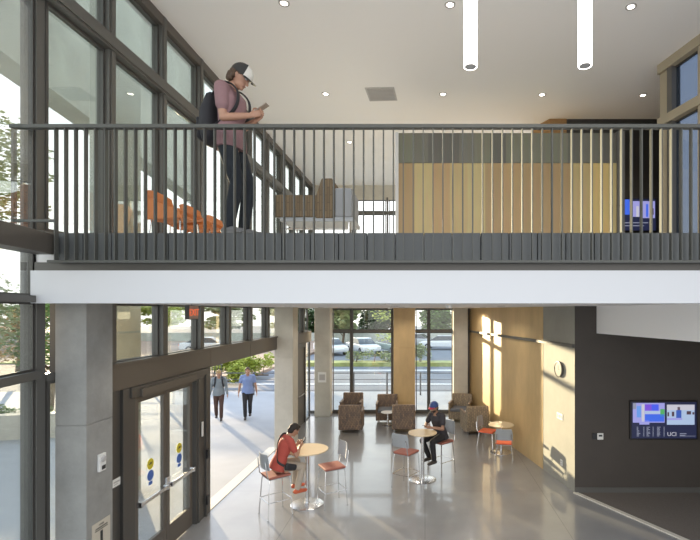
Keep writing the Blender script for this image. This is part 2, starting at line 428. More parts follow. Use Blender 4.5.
def figure(name, label, loc, rotz, H, pel, lean, hp, hands, elb, feet, knee, m, sleeve='short', voxel=.007, curl=(.7, .7),
           handd=None, toe=(0, 0), hair='short', twist=0, head_yaw=0):
    s = H/1.75
    root = empty(name, loc, rotz, label, 'person')
    P = V(pel)
    U = V((math.sin(lean), 0, math.cos(lean))); F = V((math.cos(lean), 0, -math.sin(lean))); L = V((0, 1, 0))
    a = lean+hp
    Rh = Matrix.Rotation(head_yaw, 3, 'Z')
    HU = Rh @ V((math.sin(a), 0, math.cos(a))); HF = Rh @ V((math.cos(a), 0, -math.sin(a))); HL = Rh @ L
    body = MB(); top = MB(); low = MB()
    def A(u, f=0, l=0): return P+U*u*s+F*f*s+L*l*s
    tp = [A(-.06), A(.06), A(.16, .0), A(.27, .005), A(.37, .005), A(.45, -.008)]
    tr = [(.160, .105), (.158, .105), (.142, .095), (.155, .108), (.168, .112), (.150, .085)]
    body.loft(tp, [(x*s*.93, y*s*.93) for x, y in tr], 20, lat=L)
    tt = tp[:]; tt[0] = A(-.10, .0); tq = [(x*s*1.07, y*s*1.13) for x, y in tr]; tq[0] = (.205*s, .140*s); tq[1] = (.184*s, .128*s)
    top.loft(tt, tq, 24, lat=L, caps=0)
    SH = [A(.455, -.01, sd*.180) for sd in (1, -1)]
    body.loft([SH[0], A(.475, -.012), SH[1]], [.052*s, .062*s, .052*s], 14)
    top.loft([SH[0], A(.472, -.012), SH[1]], [.066*s, .072*s, .066*s], 16)
    NB = A(.47, -.01); NT = A(.575, .02)
    body.loft([NB, NT], [.060*s, .052*s], 14)
    C = NT+HU*.085*s+HF*.022*s
    rot = Matrix((HF, HL, HU)).transposed()
    body.ell(C+HU*.015*s-HF*.008*s, (.096*s, .076*s, .105*s), rot, 20, 14)
    body.ell(C-HU*.052*s+HF*.028*s, (.062*s, .054*s, .058*s), rot, 16, 10)
    body.loft([C+HF*.086*s+HU*.018*s, C+HF*.106*s-HU*.022*s], [.008*s, .014*s], 8)
    body.loft([C+HF*.083*s-HU*.048*s+HL*.014*s, C+HF*.083*s-HU*.048*s-HL*.014*s], [.009*s, .009*s], 8)
    body.ell(C+HF*.075*s-HU*.085*s, (.018*s, .022*s, .016*s), rot)
    for sd in (1, -1):
        body.ell(C+HL*sd*.077*s-HF*.006*s-HU*.005*s, (.018*s, .010*s, .030*s), rot)
    # arms
    info = {}
    for i, sd in enumerate((1, -1)):
        hd = V(hands[i]); E, W = ik(SH[i], hd, .285*s, .255*s, elb[i])
        body.loft([SH[i], (SH[i]+E)/2, E], [.050*s, .044*s, .036*s], 12)
        body.loft([E, E+(W-E)*.3, W], [.037*s, .038*s, .026*s], 12)
        if sleeve == 'short':
            e = SH[i]+(E-SH[i])*.62
            top.loft([SH[i], e], [.066*s, .062*s], 14, caps=1)
        else:
            top.loft([SH[i], (SH[i]+E)/2, E, E+(W-E)*.5, W-(W-E)*.06], [.066*s, .060*s, .052*s, .047*s, .038*s], 14, caps=1)
        fd = (W-E).normalized(); dd = V(handd[i][0]) if handd else fd
        nn = V(handd[i][1]) if handd else L*(-sd)
        ts = V(handd[i][2]) if handd else V((1, 0, 0))
        hand(body, W, dd, nn, ts, s, curl[i])
        info['elbow', i] = E; info['wrist', i] = W
    # legs
    for i, sd in enumerate((1, -1)):
        hip = A(-.03, 0, sd*.088); K, Fo = ik(hip, V(feet[i]), .435*s, .425*s, knee[i])
        body.loft([hip, (hip+K)/2, K], [.078*s, .068*s, .050*s], 12)
        body.loft([K, K+(Fo-K)*.3, Fo], [.050*s, .052*s, .034*s], 12)
        low.loft([hip, (hip+K)/2, K], [(.095*s), .084*s, .066*s], 16)
        low.loft([K, K+(Fo-K)*.35, Fo-(Fo-K)*.03], [.066*s, .064*s, .056*s], 16, caps=1)
        ty = toe[i]; td = V((math.cos(ty), math.sin(ty), 0))
        heel = Fo+V((0, 0, -.045*s))-td*.035*s; ball = Fo+V((0, 0, -.052*s))+td*.13*s
        body.loft([Fo, heel], [.030*s, .030*s], 10); body.loft([heel, ball], [.030*s, .024*s], 10)
        sh = MB(); lt = V((-td.y, td.x, 0))
        sh.loft([heel-td*.012*s, (heel+ball)/2+V((0, 0, .010*s)), ball, ball+td*.045*s], [(.038*s, .036*s), (.042*s, .038*s), (.047*s, .030*s), (.036*s, .022*s)], 14, lat=lt)
        sh.loft([Fo+V((0, 0, .01*s)), heel+V((0, 0, .02*s))+td*.02*s], [.040*s, .042*s], 12)
        sh.loft([heel-td*.01*s+V((0, 0, -.024*s)), ball+td*.04*s+V((0, 0, -.018*s))], [(.042*s, .012*s), (.044*s, .012*s)], 12, lat=lt)
        remeshed(sh, 'shoe', m['shoe'], root, voxel*1.1, 2)
        info['knee', i] = K; info['foot', i] = Fo
    low.loft([A(-.10), A(-.07), A(.06)], [(.150*s, .10*s), (.170*s, .118*s), (.158*s, .110*s)], 20, lat=L, caps=0)
    remeshed(body, 'body', m['skin'], root, voxel, 2)
    remeshed(top, 'shirt' if sleeve == 'short' else 'jacket', m['top'], root, voxel*1.2, 5)
    remeshed(low, 'trousers', m['low'], root, voxel*1.2, 4)
    for sd in (1, -1): ey = MB(); ey.ell(C+HF*.082*s+HL*sd*.030*s+HU*.015*s, (.010*s, .012*s, .007*s), rot, 8, 6); ey.build('eye', 'eye_white', root, smooth=True)
    lp = MB(); lp.loft([C+HF*.090*s-HU*.049*s+HL*.018*s, C+HF*.090*s-HU*.049*s-HL*.018*s], [(.004*s, .006*s)]*2, 8, lat=HF)
    lp.build('mouth', 'lip', root, smooth=True)
    if hair:
        h = MB()
        h.ell(C+HU*(.018 if hair == 'capped' else .030)*s-HF*.020*s, (.098*s, .082*s, .098*s), rot, 20, 14)
        h.ell(C-HF*.050*s-HU*.02*s, (.060*s, .078*s, .085*s), rot, 16, 10)
        if hair == 'curly':
            rr = random.Random(3)
            for q in range(34):
                an = rr.uniform(0, 2*PI); el = rr.uniform(-.7, .5)
                d = HF*(-abs(math.cos(an))*.9+.15)*math.cos(el)+HL*math.sin(an)*math.cos(el)*.85+HU*(math.sin(el)-.25)
                h.ell(C-HF*.03*s+d*.095*s, (.026*s,)*3, None, 8, 6)
        elif hair == 'tousled':
            rr = random.Random(5)
            for q in range(26):
                an = rr.uniform(-PI/2, PI/2)*1.1; el = rr.uniform(.25, 1.3)
                d = HF*math.cos(an)*math.cos(el)*.85+HL*math.sin(an)*math.cos(el)*.8+HU*math.sin(el)
                h.ell(C+d*.098*s+HU*.01*s, (.026*s, .020*s, .02*s), None, 8, 6)
        elif hair == 'short':
            h.loft([C+HU*.098*s+HF*.045*s+HL*.030*s, C+HU*.102*s+HF*.045*s-HL*.030*s], [.019*s]*2, 10)
        remeshed(h, 'hair', m['hair'], root, voxel*1.1, 2)
    info.update(C=C, HU=HU, HF=HF, HL=HL, rot=rot, s=s, U=U, F=F, P=P, A=A, SH=SH, root=root)
    return info
def cap(I, crown_m, front_m, brim_m, back=False):
    C, HU, HF, HL, rot, s = [I[k] for k in ('C', 'HU', 'HF', 'HL', 'rot', 's')]
    T = Matrix.Translation(C+HU*.035*s-HF*.006*s) @ rot.to_4x4()
    def dome(a0, a1, k=1.0):
        mb = MB(); mb.M = T
        def fn(u, v):
            an = a0+(a1-a0)*u; el = R(-4)+v*R(93)
            d = V((math.cos(an)*math.cos(el)*.112*k, math.sin(an)*math.cos(el)*.094*k, math.sin(el)*.105*k))*s
            return d, d
        mb.grid(fn, 18, 10, .006*s); return mb
    c = dome(R(52), R(308)).build('cap', crown_m, I['root'], smooth=True)
    dome(R(-53), R(53)).build('cap_front_panel', front_m, c, smooth=True)
    b = MB(); b.M = T
    sg = 1
    def fn(u, v):
        an = R(-52)+R(104)*u
        r0 = V((math.cos(an)*.110, math.sin(an)*.092, 0)); ext = .078*math.cos((u-.5)*PI*.85)
        p = V((r0.x+ext*v, r0.y*(1+.05*v), -.012*v-.5*(r0.y**2)*v*1.8))*s
        return p, (0, 0, 1)
    b.grid(fn, 14, 5, .006*s); b.build('cap_brim', brim_m, c, smooth=True)
    bt = MB(); bt.M = T; bt.ell((0, 0, .106*s), (.010*s, .010*s, .006*s)); bt.build('cap_button', brim_m, c, smooth=True)
    return c
def backpack(loc, rotz, label, I, mname, w=.28, h=.46, d=.16):
    """worn on the back of figure I; local frame of the figure"""
    root = empty('backpack', loc, rotz, label, 'backpack')
    A, F, U, L, s = I['A'], I['F'], I['U'], V((0, 1, 0)), I['s']
    b = MB(); c0 = A(.0, -.20); c1 = A(.42, -.20)
    b.loft([A(.02, -.205), A(.12, -.225), A(.28, -.22), A(.42, -.19)], [(w/2*.92, d/2*.9), (w/2, d/2*1.05), (w/2, d/2), (w/2*.8, d/2*.7)], 20, lat=L, caps=3)
    bo = b.build('bag_body', mname, root, smooth=True)
    p = MB(); p.loft([A(.04, -.29), A(.20, -.30)], [(w*.38, .045), (w*.36, .04)], 16, lat=L, caps=3); p.build('front_pocket', mname, root, smooth=True)
    for sd in (1, -1):
        st = MB()
        pts = [A(.44, -.15, sd*.075), A(.535, -.06, sd*.095), A(.525, .045, sd*.105), A(.44, .122, sd*.112), A(.33, .128, sd*.122), A(.24, .09, sd*.138), A(.16, -.01, sd*.135), A(.10, -.13, sd*.12)]
        pts = smooth_path(pts); st.loft(pts, [(.026*s, .008*s)]*len(pts), 10, lat=L, caps=0)
        st.build('shoulder_strap', mname, root, smooth=True)
    hd = MB(); hd.tube([A(.45, -.16, .03), A(.49, -.165, .02), A(.49, -.165, -.02), A(.45, -.16, -.03)], .008); hd.build('grab_handle', mname, root, smooth=True)
    return root
def phone(loc, rotz, label, p, d, n, case='phone', w=.075, l=.15):
    root = empty('phone', loc, rotz, label, 'phone')
    d = V(d).normalized(); n = V(n); n = (n-d*n.dot(d)).normalized(); t = d.cross(n)
    T = Matrix.Translation(V(p)) @ Matrix((t, d, n)).transposed().to_4x4()
    b = MB(); b.M = T; b.cbox((0, 0, 0), (w, l, .009)); b.build('phone_case', case, root, bevel=.003)
    g = MB(); g.M = T; g.cbox((0, 0, .005), (w*.9, l*.93, .0015)); g.build('phone_screen', 'black_plastic', root)
    return root

FZ = 4.514      # upper floor level
# the man upstairs, profile to the right, looking down at his phone
MU = (-2.13, 5.125, FZ); HU_ = 1.925
mh = V((.40, 0, 1.335))
I1 = figure('person', 'person upstairs at the railing in a mauve T-shirt and cap, looking down at a phone', MU, R(-6), HU_,
     (.0, 0, 1.05), R(1), R(36), [(.26, .045, 1.28), (.25, -.05, 1.30)], [(-.7, .4, -1), (-.7, -.4, -1)],
     [(.10, .09, .10), (.02, -.09, .10)], [(1, .1, 0), (1, -.1, 0)],
     dict(skin='skin', top='shirt_mauve', low='jeans_dark', shoe='shoe_grey', hair='hair_brown'), 'short', .0065, (.75, .75),
     handd=[((.8, -.25, .45), (-.2, -1, .25), (0, 0, 1)), ((.8, .3, .4), (-.15, 1, .2), (0, 0, 1))], toe=(R(8), R(-12)), hair='curly')
cap(I1, 'cap_black', 'cap_white', 'cap_black')
backpack(MU, R(-6), 'black backpack worn on both shoulders of the person upstairs', I1, 'bag_black', .30, .48, .19)
phone(MU, R(-6), 'phone held in both hands by the person upstairs', (.357, -.01, 1.39), (.85, 0, .5), (-.5, 0, .85), 'phone_case', .08, .16)
hem = MB()

# man in red at the left bar table
M2 = (-2.70, 8.53, 0.0); r2 = R(40)
I2 = figure('person', 'seated person in a red shirt and khaki trousers with a black sling strap', M2, r2, 1.74,
     (.02, 0, .90), R(22), R(18), [(.42, .09, 1.17), (.41, -.07, 1.16)], [(-.2, .7, -1), (-.2, -.7, -1)],
     [(.40, .12, .425), (.34, -.11, .40)], [(1, .1, .9), (1, -.1, .9)],
     dict(skin='skin', top='shirt_red', low='trousers_khaki', shoe='shoe_red', hair='hair_black'), 'short', .0075, (.8, .8),
     handd=[((.75, -.3, .5), (-.1, -1, .3), (0, 0, 1)), ((.75, .3, .5), (-.1, 1, .3), (0, 0, 1))])
phone(M2, r2, 'dark phone held above the left bar table by the person in red', (.515, .01, 1.24), (.6, 0, .8), (-.8, 0, .6), 'phone')
A = I2['A']; sl = empty('sling_bag', M2, r2, 'black sling bag strapped across the back of the person in red', 'bag')
sm_ = MB(); pts = [A(.30, .135, -.02), A(.44, .115, .07), A(.535, .0, .115), A(.50, -.09, .09), A(.36, -.145, .02), A(.20, -.135, -.07), A(.06, -.10, -.15), A(.02, .02, -.205)]
pts = smooth_path(pts); sm_.loft(pts, [(.022, .007)]*len(pts), 10, lat=(0, 0, 1), caps=0); sm_.build('strap', 'bag_strap', sl, smooth=True)
b_ = MB(); b_.loft([A(.02, .06, -.225), A(.03, .24, -.205)], [(.065, .035), (.055, .03)], 14, lat=(0, 0, 1)); b_.build('pouch', 'bag_black', sl, smooth=True)

# man in black at the right bar table, facing left and a little towards the camera
M3 = (.37, 10.68, 0.0); r3 = R(224)
I3 = figure('person', 'seated person in black with a blue and red cap and beard', M3, r3, 1.76,
     (.02, 0, .90), R(16), R(-4), [(.42, .10, 1.125), (.40, -.08, 1.12)], [(-.1, .8, -1), (-.1, -.8, -1)],
     [(.36, .13, .40), (.26, -.13, .40)], [(1, .2, .9), (1, -.2, .9)],
     dict(skin='skin_dark', top='shirt_black', low='trousers_black', shoe='shoe_dark', hair='hair_black'), 'short', .0075, (.8, .8),
     handd=[((.8, -.35, .2), (-.1, -1, .2), (0, 0, 1)), ((.8, .3, .2), (-.1, 1, .2), (0, 0, 1))], head_yaw=R(8), hair='capped')
cap(I3, 'cap_blue', 'cap_blue', 'cap_red')
C, HF, HU2, s = I3['C'], I3['HF'], I3['HU'], I3['s']
be = MB(); be.ell(C-HU2*.066*s+HF*.036*s, (.060*s, .059*s, .046*s), I3['rot']); be.build('beard', 'hair_black', I3['root'], smooth=True)
phone(M3, r3, 'dark phone in the hands of the person in black', (.50, .01, 1.15), (.9, 0, .35), (-.35, 0, .9), 'phone')

# two people walking in outside
M4 = (-7.02, 15.9, 0); r4 = R(-68)
I4 = figure('person', 'person walking outside in a grey jacket with a backpack strap and fair hair', M4, r4, 1.75,
     (0, 0, .93), R(2), R(10), [(.10, .27, .86), (.03, -.28, .86)], [(-1, .3, 0), (-1, -.3, 0)],
     [(.16, .08, .09), (-.17, -.08, .13)], [(1, 0, .1), (1, 0, .1)],
     dict(skin='skin', top='jacket_grey', low='trousers_brown', shoe='shoe_dark', hair='hair_blond'), 'long', .011, (.5, .5), hair='tousled')
backpack(M4, r4, 'dark backpack on the person in the grey jacket outside', I4, 'bag_black', .30, .44, .16)
M5 = (-6.13, 16.15, 0); r5 = R(-72)
I5 = figure('person', 'person walking outside in a blue T-shirt and black trousers', M5, r5, 1.82,
     (0, 0, .96), R(1), R(14), [(-.02, .29, .88), (.08, -.29, .88)], [(-1, .3, 0), (-1, -.3, 0)],
     [(-.16, .07, .14), (.18, -.07, .09)], [(1, 0, .1), (1, 0, .1)],
     dict(skin='skin', top='shirt_blue', low='trousers_black', shoe='shoe_dark', hair='hair_brown'), 'short', .011, (.5, .5))
# ------------------------------------------------------------------ camera, light
cam = bpy.data.cameras.new('camera'); co = bpy.data.objects.new('camera', cam); COL.objects.link(co)
co.location = (0, 0, 3.7); co.rotation_euler = (PI/2, 0, 0)
cam.lens = 467/700*36; cam.sensor_width = 36; cam.sensor_fit = 'HORIZONTAL'
cam.shift_x = -75/700; cam.shift_y = 41/700; cam.clip_end = 500; cam.clip_start = .05
SC.camera = co
SC.view_settings.view_transform = 'Standard'; SC.view_settings.look = 'None'; SC.view_settings.gamma = 1; SC.view_settings.exposure = EXPO
w = bpy.data.worlds.new('sky'); SC.world = w; w.use_nodes = True
t = w.node_tree; bg = t.nodes['Background']
tc = t.nodes.new('ShaderNodeTexCoord'); sp = t.nodes.new('ShaderNodeSeparateXYZ'); t.links.new(tc.outputs['Generated'], sp.inputs[0])
cr = t.nodes.new('ShaderNodeValToRGB'); t.links.new(sp.outputs[2], cr.inputs[0])
e = cr.color_ramp.elements; e[0].position = 0; e[0].color = (1.0, .97, .92, 1); e[1].position = .75; e[1].color = (.60, .74, .95, 1)
k = e.new(.22); k.color = (.93, .95, .98, 1)
t.links.new(cr.outputs[0], bg.inputs[0]); bg.inputs[1].default_value = SKY
sd = V((-.75, 1, .120)).normalized()
sl_ = bpy.data.lights.new('sun', 'SUN'); sl_.energy = SUN; sl_.angle = R(.9); sl_.color = (1, .80, .53)
so = bpy.data.objects.new('sun', sl_); COL.objects.link(so); so.location = (-20, 35, 12); so.rotation_euler = sd.to_track_quat('Z', 'Y').to_euler()

# ------------------------------------------------------------------ room shell
b = MB(); b.prism([(-4.12, -3), (7.0, -3), (7.0, 9.6), (3.3, 9.6), (1.55, 17.0), (-4.12, 17.0)], -.12, 0)
struct(b, 'floor', 'polished_concrete', 'polished grey concrete floor of the lower hall', 'floor')
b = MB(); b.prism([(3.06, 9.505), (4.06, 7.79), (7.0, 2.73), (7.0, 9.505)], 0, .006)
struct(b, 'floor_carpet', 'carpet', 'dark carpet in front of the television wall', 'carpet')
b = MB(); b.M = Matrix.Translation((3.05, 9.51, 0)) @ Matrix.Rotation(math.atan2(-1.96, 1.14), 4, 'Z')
b.box(0, 5.4, -.045, .045, 0, .016); struct(b, 'trim_1', 'pale_stone', 'pale strip painting the sunny edge between the polished floor and the carpet', 'painted sun strip')  # sunlight along the floor edge, built in as a pale strip
b = MB(); b.prism([(-4.14, 4.93), (6.9, 4.93), (6.9, 17.0), (-4.14, 17.0)], 3.80, 4.50)
struct(b, 'floor_upper', 'ceiling_white', 'upper floor slab with the white ceiling of the lower hall', 'floor slab')
b = MB(); b.box(-4.09, 6.9, 4.84, 4.93, 3.78, 4.12); struct(b, 'trim_2', 'beam_white', 'long white beam under the balcony edge', 'beam')
b = MB(); b.box(-4.09, 6.9, 4.89, 4.93, 4.12, 4.21); struct(b, 'trim_3', 'metal_dark', 'dark recess between the white beam and the fascia', 'trim')
b = MB(); x = -3.86
while x < 5.2:
    b.box(x+.004, x+.292, 4.865, 4.925, 4.205, FZ); x += .296
struct(b, 'trim_4', 'fascia_metal', 'grey metal fascia panels along the balcony edge', 'fascia', bevel=.003)
b = MB(); b.prism([(-4.4, .5), (6.15, .5), (4.46, 8.67), (5.83, 11.3), (5.83, 17.1), (-4.4, 17.1)], 8.25, 8.45)
struct(b, 'ceiling', 'ceiling_white', 'high white ceiling', 'ceiling')

# left curtain wall
MY = [4.99, 6.035, 7.24, 8.44, 9.64, 10.84, 12.04, 13.24, 14.44, 15.64, 16.84]
tn = [5]
def trim(mb, m, label, cat='mullion', **k):
    n = tn[0]; tn[0] += 1
    return struct(mb, 'trim_%d' % n, m, label, cat, **k)
b = MB(); b.box(-4.27, -4.10, 4.93, 5.045, -.1, 8.25); b.box(-4.285, -4.265, 4.94, 5.03, -.1, 8.25)
trim(b, 'metal_mid', 'tall corner mullion at the bend of the left glass wall', bevel=.004)
ords = ['second', 'third', 'fourth', 'fifth', 'sixth', 'seventh', 'eighth', 'ninth', 'tenth', 'last']
for i, y in enumerate(MY[1:]):
    b = MB(); b.box(-4.20, -4.035, y-.065, y+.065, 4.5, 8.25); b.box(-4.035, -4.02, y-.04, y+.04, 4.5, 8.25)
    trim(b, 'metal_mid', ords[i]+' upper mullion of the left glass wall, counted from the front', bevel=.003)
b = MB(); b.box(-4.20, -4.00, 5.0, 17.0, 7.05, 7.25); b.box(-4.0, -3.98, 5.0, 17.0, 7.08, 7.22); trim(b, 'metal_mid', 'upper transom running along the left glass wall', 'transom', bevel=.004)
b = MB(); b.box(-4.20, -4.03, 5.0, 17.0, 8.10, 8.25); trim(b, 'metal_brown', 'header of the left glass wall under the ceiling', 'header')
b = MB(); b.box(-4.22, -4.05, 4.95, 17.0, 4.45, 4.56); trim(b, 'metal_mid', 'sill of the upper left glass wall', 'sill')
wn = [1]
def window(mb_frame, mb_glass, label, glass='glass', fm='metal_dark'):
    n = wn[0]; wn[0] += 1
    f = struct(mb_frame, 'window_%d' % n, fm, label, 'window')
    mb_glass.build('glass_pane', glass, f); return f
def rect_y(x, y0, y1, z0, z1, w=.035, d=.06):
    b = MB(); b.box(x-d/2, x+d/2, y0, y1, z0, z0+w); b.box(x-d/2, x+d/2, y0, y1, z1-w, z1)
    b.box(x-d/2, x+d/2, y0, y0+w, z0+w, z1-w); b.box(x-d/2, x+d/2, y1-w, y1, z0+w, z1-w)
    g = MB(); g.box(x-.006, x+.006, y0+w*.6, y1-w*.6, z0+w*.6, z1-w*.6); return b, g
for i in range(len(MY)-1):
    y0 = MY[i]+(.06 if i else .05); y1 = MY[i+1]-.065
    o = ['first', 'second', 'third', 'fourth', 'fifth', 'sixth', 'seventh', 'eighth', 'ninth', 'tenth'][i]
    window(*rect_y(-4.12, y0, y1, 4.56, 7.05), o+' tall pane of the upper left glass wall', 'glass_upper')
    window(*rect_y(-4.12, y0, y1, 7.25, 8.10), o+' clerestory pane under the high ceiling at left', 'glass_upper')
# lower left: clerestory over the entrance band
LM = [(6.035, .055), (7.24, .065), (8.44, .065), (9.64, .065), (10.84, .065), (12.04, .065), (13.4, .05), (14.5, .05), (15.6, .05)]
for i, (y, h) in enumerate(LM):
    b = MB(); b.box(-4.20, -4.02, y-h, y+h, 3.0, 3.80); trim(b, 'metal_mid', ords[i]+' short mullion above the entrance band', bevel=.003)
ys = [5.1]+[y for y, h in LM]+[16.4]
for i in range(len(ys)-1):
    window(*rect_y(-4.12, ys[i]+.065, ys[i+1]-.065, 3.0, 3.80, .03), 'low clerestory pane above the entrance band, '+['beside the near column', 'over the door frame', 'over the doors', 'over the door end post', 'over the near part of the opening', 'over the middle of the opening', 'over the far part of the opening', 'beyond the middle column', 'over the far doors', 'beside the far column'][i])
b = MB(); b.box(-4.24, -4.00, 5.55, 12.62, 2.66, 2.98); b.box(-4.24, -3.97, 5.55, 12.62, 2.98, 3.02)
for y in (8.72, 10.7): b.box(-4.0, -3.996, y, y+.012, 2.66, 2.98)
trim(b, 'metal_brown', 'brown metal band above the entrance doors and opening', 'lintel', bevel=.003)
b = MB(); b.box(-4.24, -4.00, 13.12, 16.45, 2.66, 3.0); trim(b, 'metal_brown', 'brown metal band between the middle and far columns', 'lintel')
# concrete columns
def column(x0, x1, y0, y1, z1, label, m='concrete'):
    b = MB(); zc = 2.43
    b.box(x0, x1, y0, y1, 0, zc); b.box(x0+.004, x1-.004, y0+.004, y1-.004, zc, zc+.01); b.box(x0, x1, y0, y1, zc+.01, z1)
    o = b.build('column', m, bevel=.006); return tag(o, label, 'column', None, 'structure')
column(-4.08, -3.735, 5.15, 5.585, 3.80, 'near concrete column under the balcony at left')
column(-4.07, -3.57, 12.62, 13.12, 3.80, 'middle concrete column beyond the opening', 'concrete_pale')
column(-3.87, -3.33, 16.35, 16.80, 3.80, 'concrete column at the far left corner of the hall', 'concrete_pale')
column(-1.075, -.35, 16.05, 16.80, 3.80, 'golden column between the back windows', 'wood_gold')
column(1.00, 1.50, 16.35, 16.9, 3.80, 'pale column at the right end of the back windows', 'concrete_pale')

window(*rect_y(-4.12, 5.06, 5.56, 0.05, 2.94), 'narrow tall pane between the corner mullion and the near column')
b = MB(); b.box(-4.2, -4.085, 5.045, 5.56, 2.94, 3.02); trim(b, 'metal_mid', 'short rail between the corner mullion and the near column', 'rail')
# glass facet at the extreme left, turning towards the camera
FM = Matrix.Translation((-4.12, 4.93, 0)) @ Matrix.Rotation(math.atan2(-1, .2), 4, 'Z')   # local x runs towards the camera
def fbox(b, x0, x1, y0, y1, z0, z1): b.box(x0, x1, y0, y1, z0, z1)
for z0, z1, lab in ((2.99, 3.07, 'lower rail'), (3.79, 3.86, 'middle rail'), (7.05, 7.25, 'upper rail'), (8.1, 8.25, 'head')):
    b = MB(); b.M = FM; b.box(0, 3.4, -.10, .07, z0, z1); trim(b, 'metal_mid', lab+' of the glass facet at the far left', 'transom')
b = MB(); b.M = FM; b.box(.0, .035, -.08, .0, 0, 8.25); trim(b, 'metal_dark', 'dark edge strip beside the corner mullion')
b = MB(); b.M = FM; b.box(1.6, 1.72, -.10, .07, 0, 8.25); trim(b, 'metal_mid', 'mullion of the glass facet nearest the viewer')
for s0, s1 in ((.035, 1.6), (1.72, 3.4)):
    for z0, z1 in ((0, 2.99), (3.07, 3.79), (3.86, 7.05), (7.25, 8.1)):
        b = MB(); b.M = FM; b.box(s0, s1, -.03, 0, z0, z0+.02); b.box(s0, s1, -.03, 0, z1-.02, z1)
        g = MB(); g.M = FM; g.box(s0, s1, -.021, -.009, z0+.01, z1-.01)
        window(b, g, 'glass facet pane %s at the far left, %s' % ('next to the corner' if s0 < 1 else 'nearest the viewer', {0: 'at ground level', 3.07: 'just under slab level', 3.86: 'tall upper pane', 7.25: 'under the ceiling'}[z0]))
b = MB(); b.prism([(-3.84, 4.84), (-3.40, 2.3), (-3.70, 2.3), (-4.05, 4.84)], 4.285, 4.495)
trim(b, 'metal_brown', 'brown edge beam running forward along the glass facet', 'beam', bevel=.005)

# back wall
b = MB(); b.box(-4.2, 1.6, 16.84, 16.94, 0, .10); trim(b, 'metal_dark', 'dark sill under the back windows', 'sill')
b = MB(); b.box(-3.4, 1.02, 16.82, 16.95, 2.93, 3.01); trim(b, 'metal_mid', 'transom across the back windows', 'transom')
b = MB(); b.box(-3.4, 1.02, 16.84, 16.94, 3.76, 3.82); trim(b, 'metal_mid', 'head of the back windows', 'header')
BX = [-3.36, -2.655, -1.17, -.36, .135, 1.02]
for i, x in enumerate((-2.655, -1.17, .135)):
    b = MB(); b.box(x-.035, x+.035, 16.80, 16.96, .1, 3.78); trim(b, 'metal_dark', ['left', 'middle', 'right'][i]+' mullion of the back windows')
def rect_x(y, x0, x1, z0, z1, w=.03, d=.05):
    b = MB(); b.box(x0, x1, y-d/2, y+d/2, z0, z0+w); b.box(x0, x1, y-d/2, y+d/2, z1-w, z1)
    b.box(x0, x0+w, y-d/2, y+d/2, z0+w, z1-w); b.box(x1-w, x1, y-d/2, y+d/2, z0+w, z1-w)
    g = MB(); g.box(x0+w*.6, x1-w*.6, y-.006, y+.006, z0+w*.6, z1-w*.6); return b, g
for i in range(5):
    if i == 2: continue
    lab = ['leftmost', 'second', '', 'third', 'rightmost'][i]
    window(*rect_x(16.89, BX[i]+.03, BX[i+1]-.03, .10, 2.93), lab+' tall back window of the lower hall')
    window(*rect_x(16.89, BX[i]+.03, BX[i+1]-.03, 3.01, 3.76), lab+' short back window above the transom')
b = MB(); b.box(-1.15, -.36, 16.80, 17.0, 0, 3.8); o = struct(b, 'wall_back', 'concrete_pale', 'strip of back wall behind the golden column', 'wall')
# upper back wall with windows
b = MB(); b.box(-4.2, 5.8, 16.9, 17.1, 7.72, 8.25); struct(b, 'wall_back', 'concrete_pale', 'upper back wall above the far windows', 'wall')
b = MB(); b.box(-4.2, 5.8, 16.86, 17.0, 7.20, 7.30); trim(b, 'metal_mid', 'transom of the far upper windows', 'transom')
b = MB(); b.box(-4.2, 5.8, 16.86, 17.0, 4.5, 4.62); trim(b, 'metal_mid', 'sill of the far upper windows', 'sill')
ux = [-4.1, -2.62, -1.36, -.1, 1.2, 2.5, 3.8, 5.8]
for i in range(7):
    if i: b = MB(); b.box(ux[i]-.03, ux[i]+.03, 16.84, 17.0, 4.5, 7.8); trim(b, 'metal_mid', 'upright of the far upper windows, number %d from the left' % i)
    window(*rect_x(16.93, ux[i]+.05, ux[i+1]-.05, 4.62, 7.20), 'far upper window, tall pane, %s from the left' % ['first', 'second', 'third', 'fourth', 'fifth', 'sixth', 'seventh', 'eighth'][i])
    window(*rect_x(16.93, ux[i]+.05, ux[i+1]-.05, 7.30, 7.72), 'far upper window, short top pane, %s from the left' % ['first', 'second', 'third', 'fourth', 'fifth', 'sixth', 'seventh', 'eighth'][i])

# right wall (runs slightly askew)
RW = Matrix.Translation((3.05, 9.51, 0)) @ Matrix.Rotation(math.atan2(1, -.207), 4, 'Z')     # local x away from the camera, local -y out of the room
S2 = 1.44; SL = 7.55
b = MB(); b.M = RW; b.box(0, S2-.012, -.30, 0, 0, 3.80)
struct(b, 'wall_right', 'concrete_wall', 'pale concrete end of the right wall with the clock', 'wall')
b = MB(); b.M = RW; b.box(S2+.008, SL, -.30, 0, 0, 3.80)
struct(b, 'wall_right', 'wood_gold', 'golden wood panelled right wall of the lower hall', 'wall')
b = MB(); b.M = RW; b.box(S2-.013, S2+.009, -.30, -.02, 0, 3.8); trim(b, 'metal_dark', 'dark joint between the golden and the concrete wall', 'joint')
b = MB(); b.M = RW; b.box(-.0, SL-.4, -.0, .06, 2.955, 3.02); trim(b, 'metal_mid', 'thin metal ledge along the right wall', 'ledge', bevel=.003)
b = MB(); b.M = RW; b.box(SL-.33, SL-.12, .0, .05, 0, 3.8); trim(b, 'metal_brown', 'dark upright at the far end of the golden wall')
b = MB(); b.box(3.05, 7.1, 9.51, 9.8, 0, 3.80)
struct(b, 'wall_television', 'dark_wall', 'dark brown wall carrying the television', 'wall')
b = MB(); b.box(3.06, 7.0, 9.495, 9.51, 0, .11); struct(b, 'baseboard_television', 'metal_mid', 'baseboard of the dark television wall', 'baseboard')
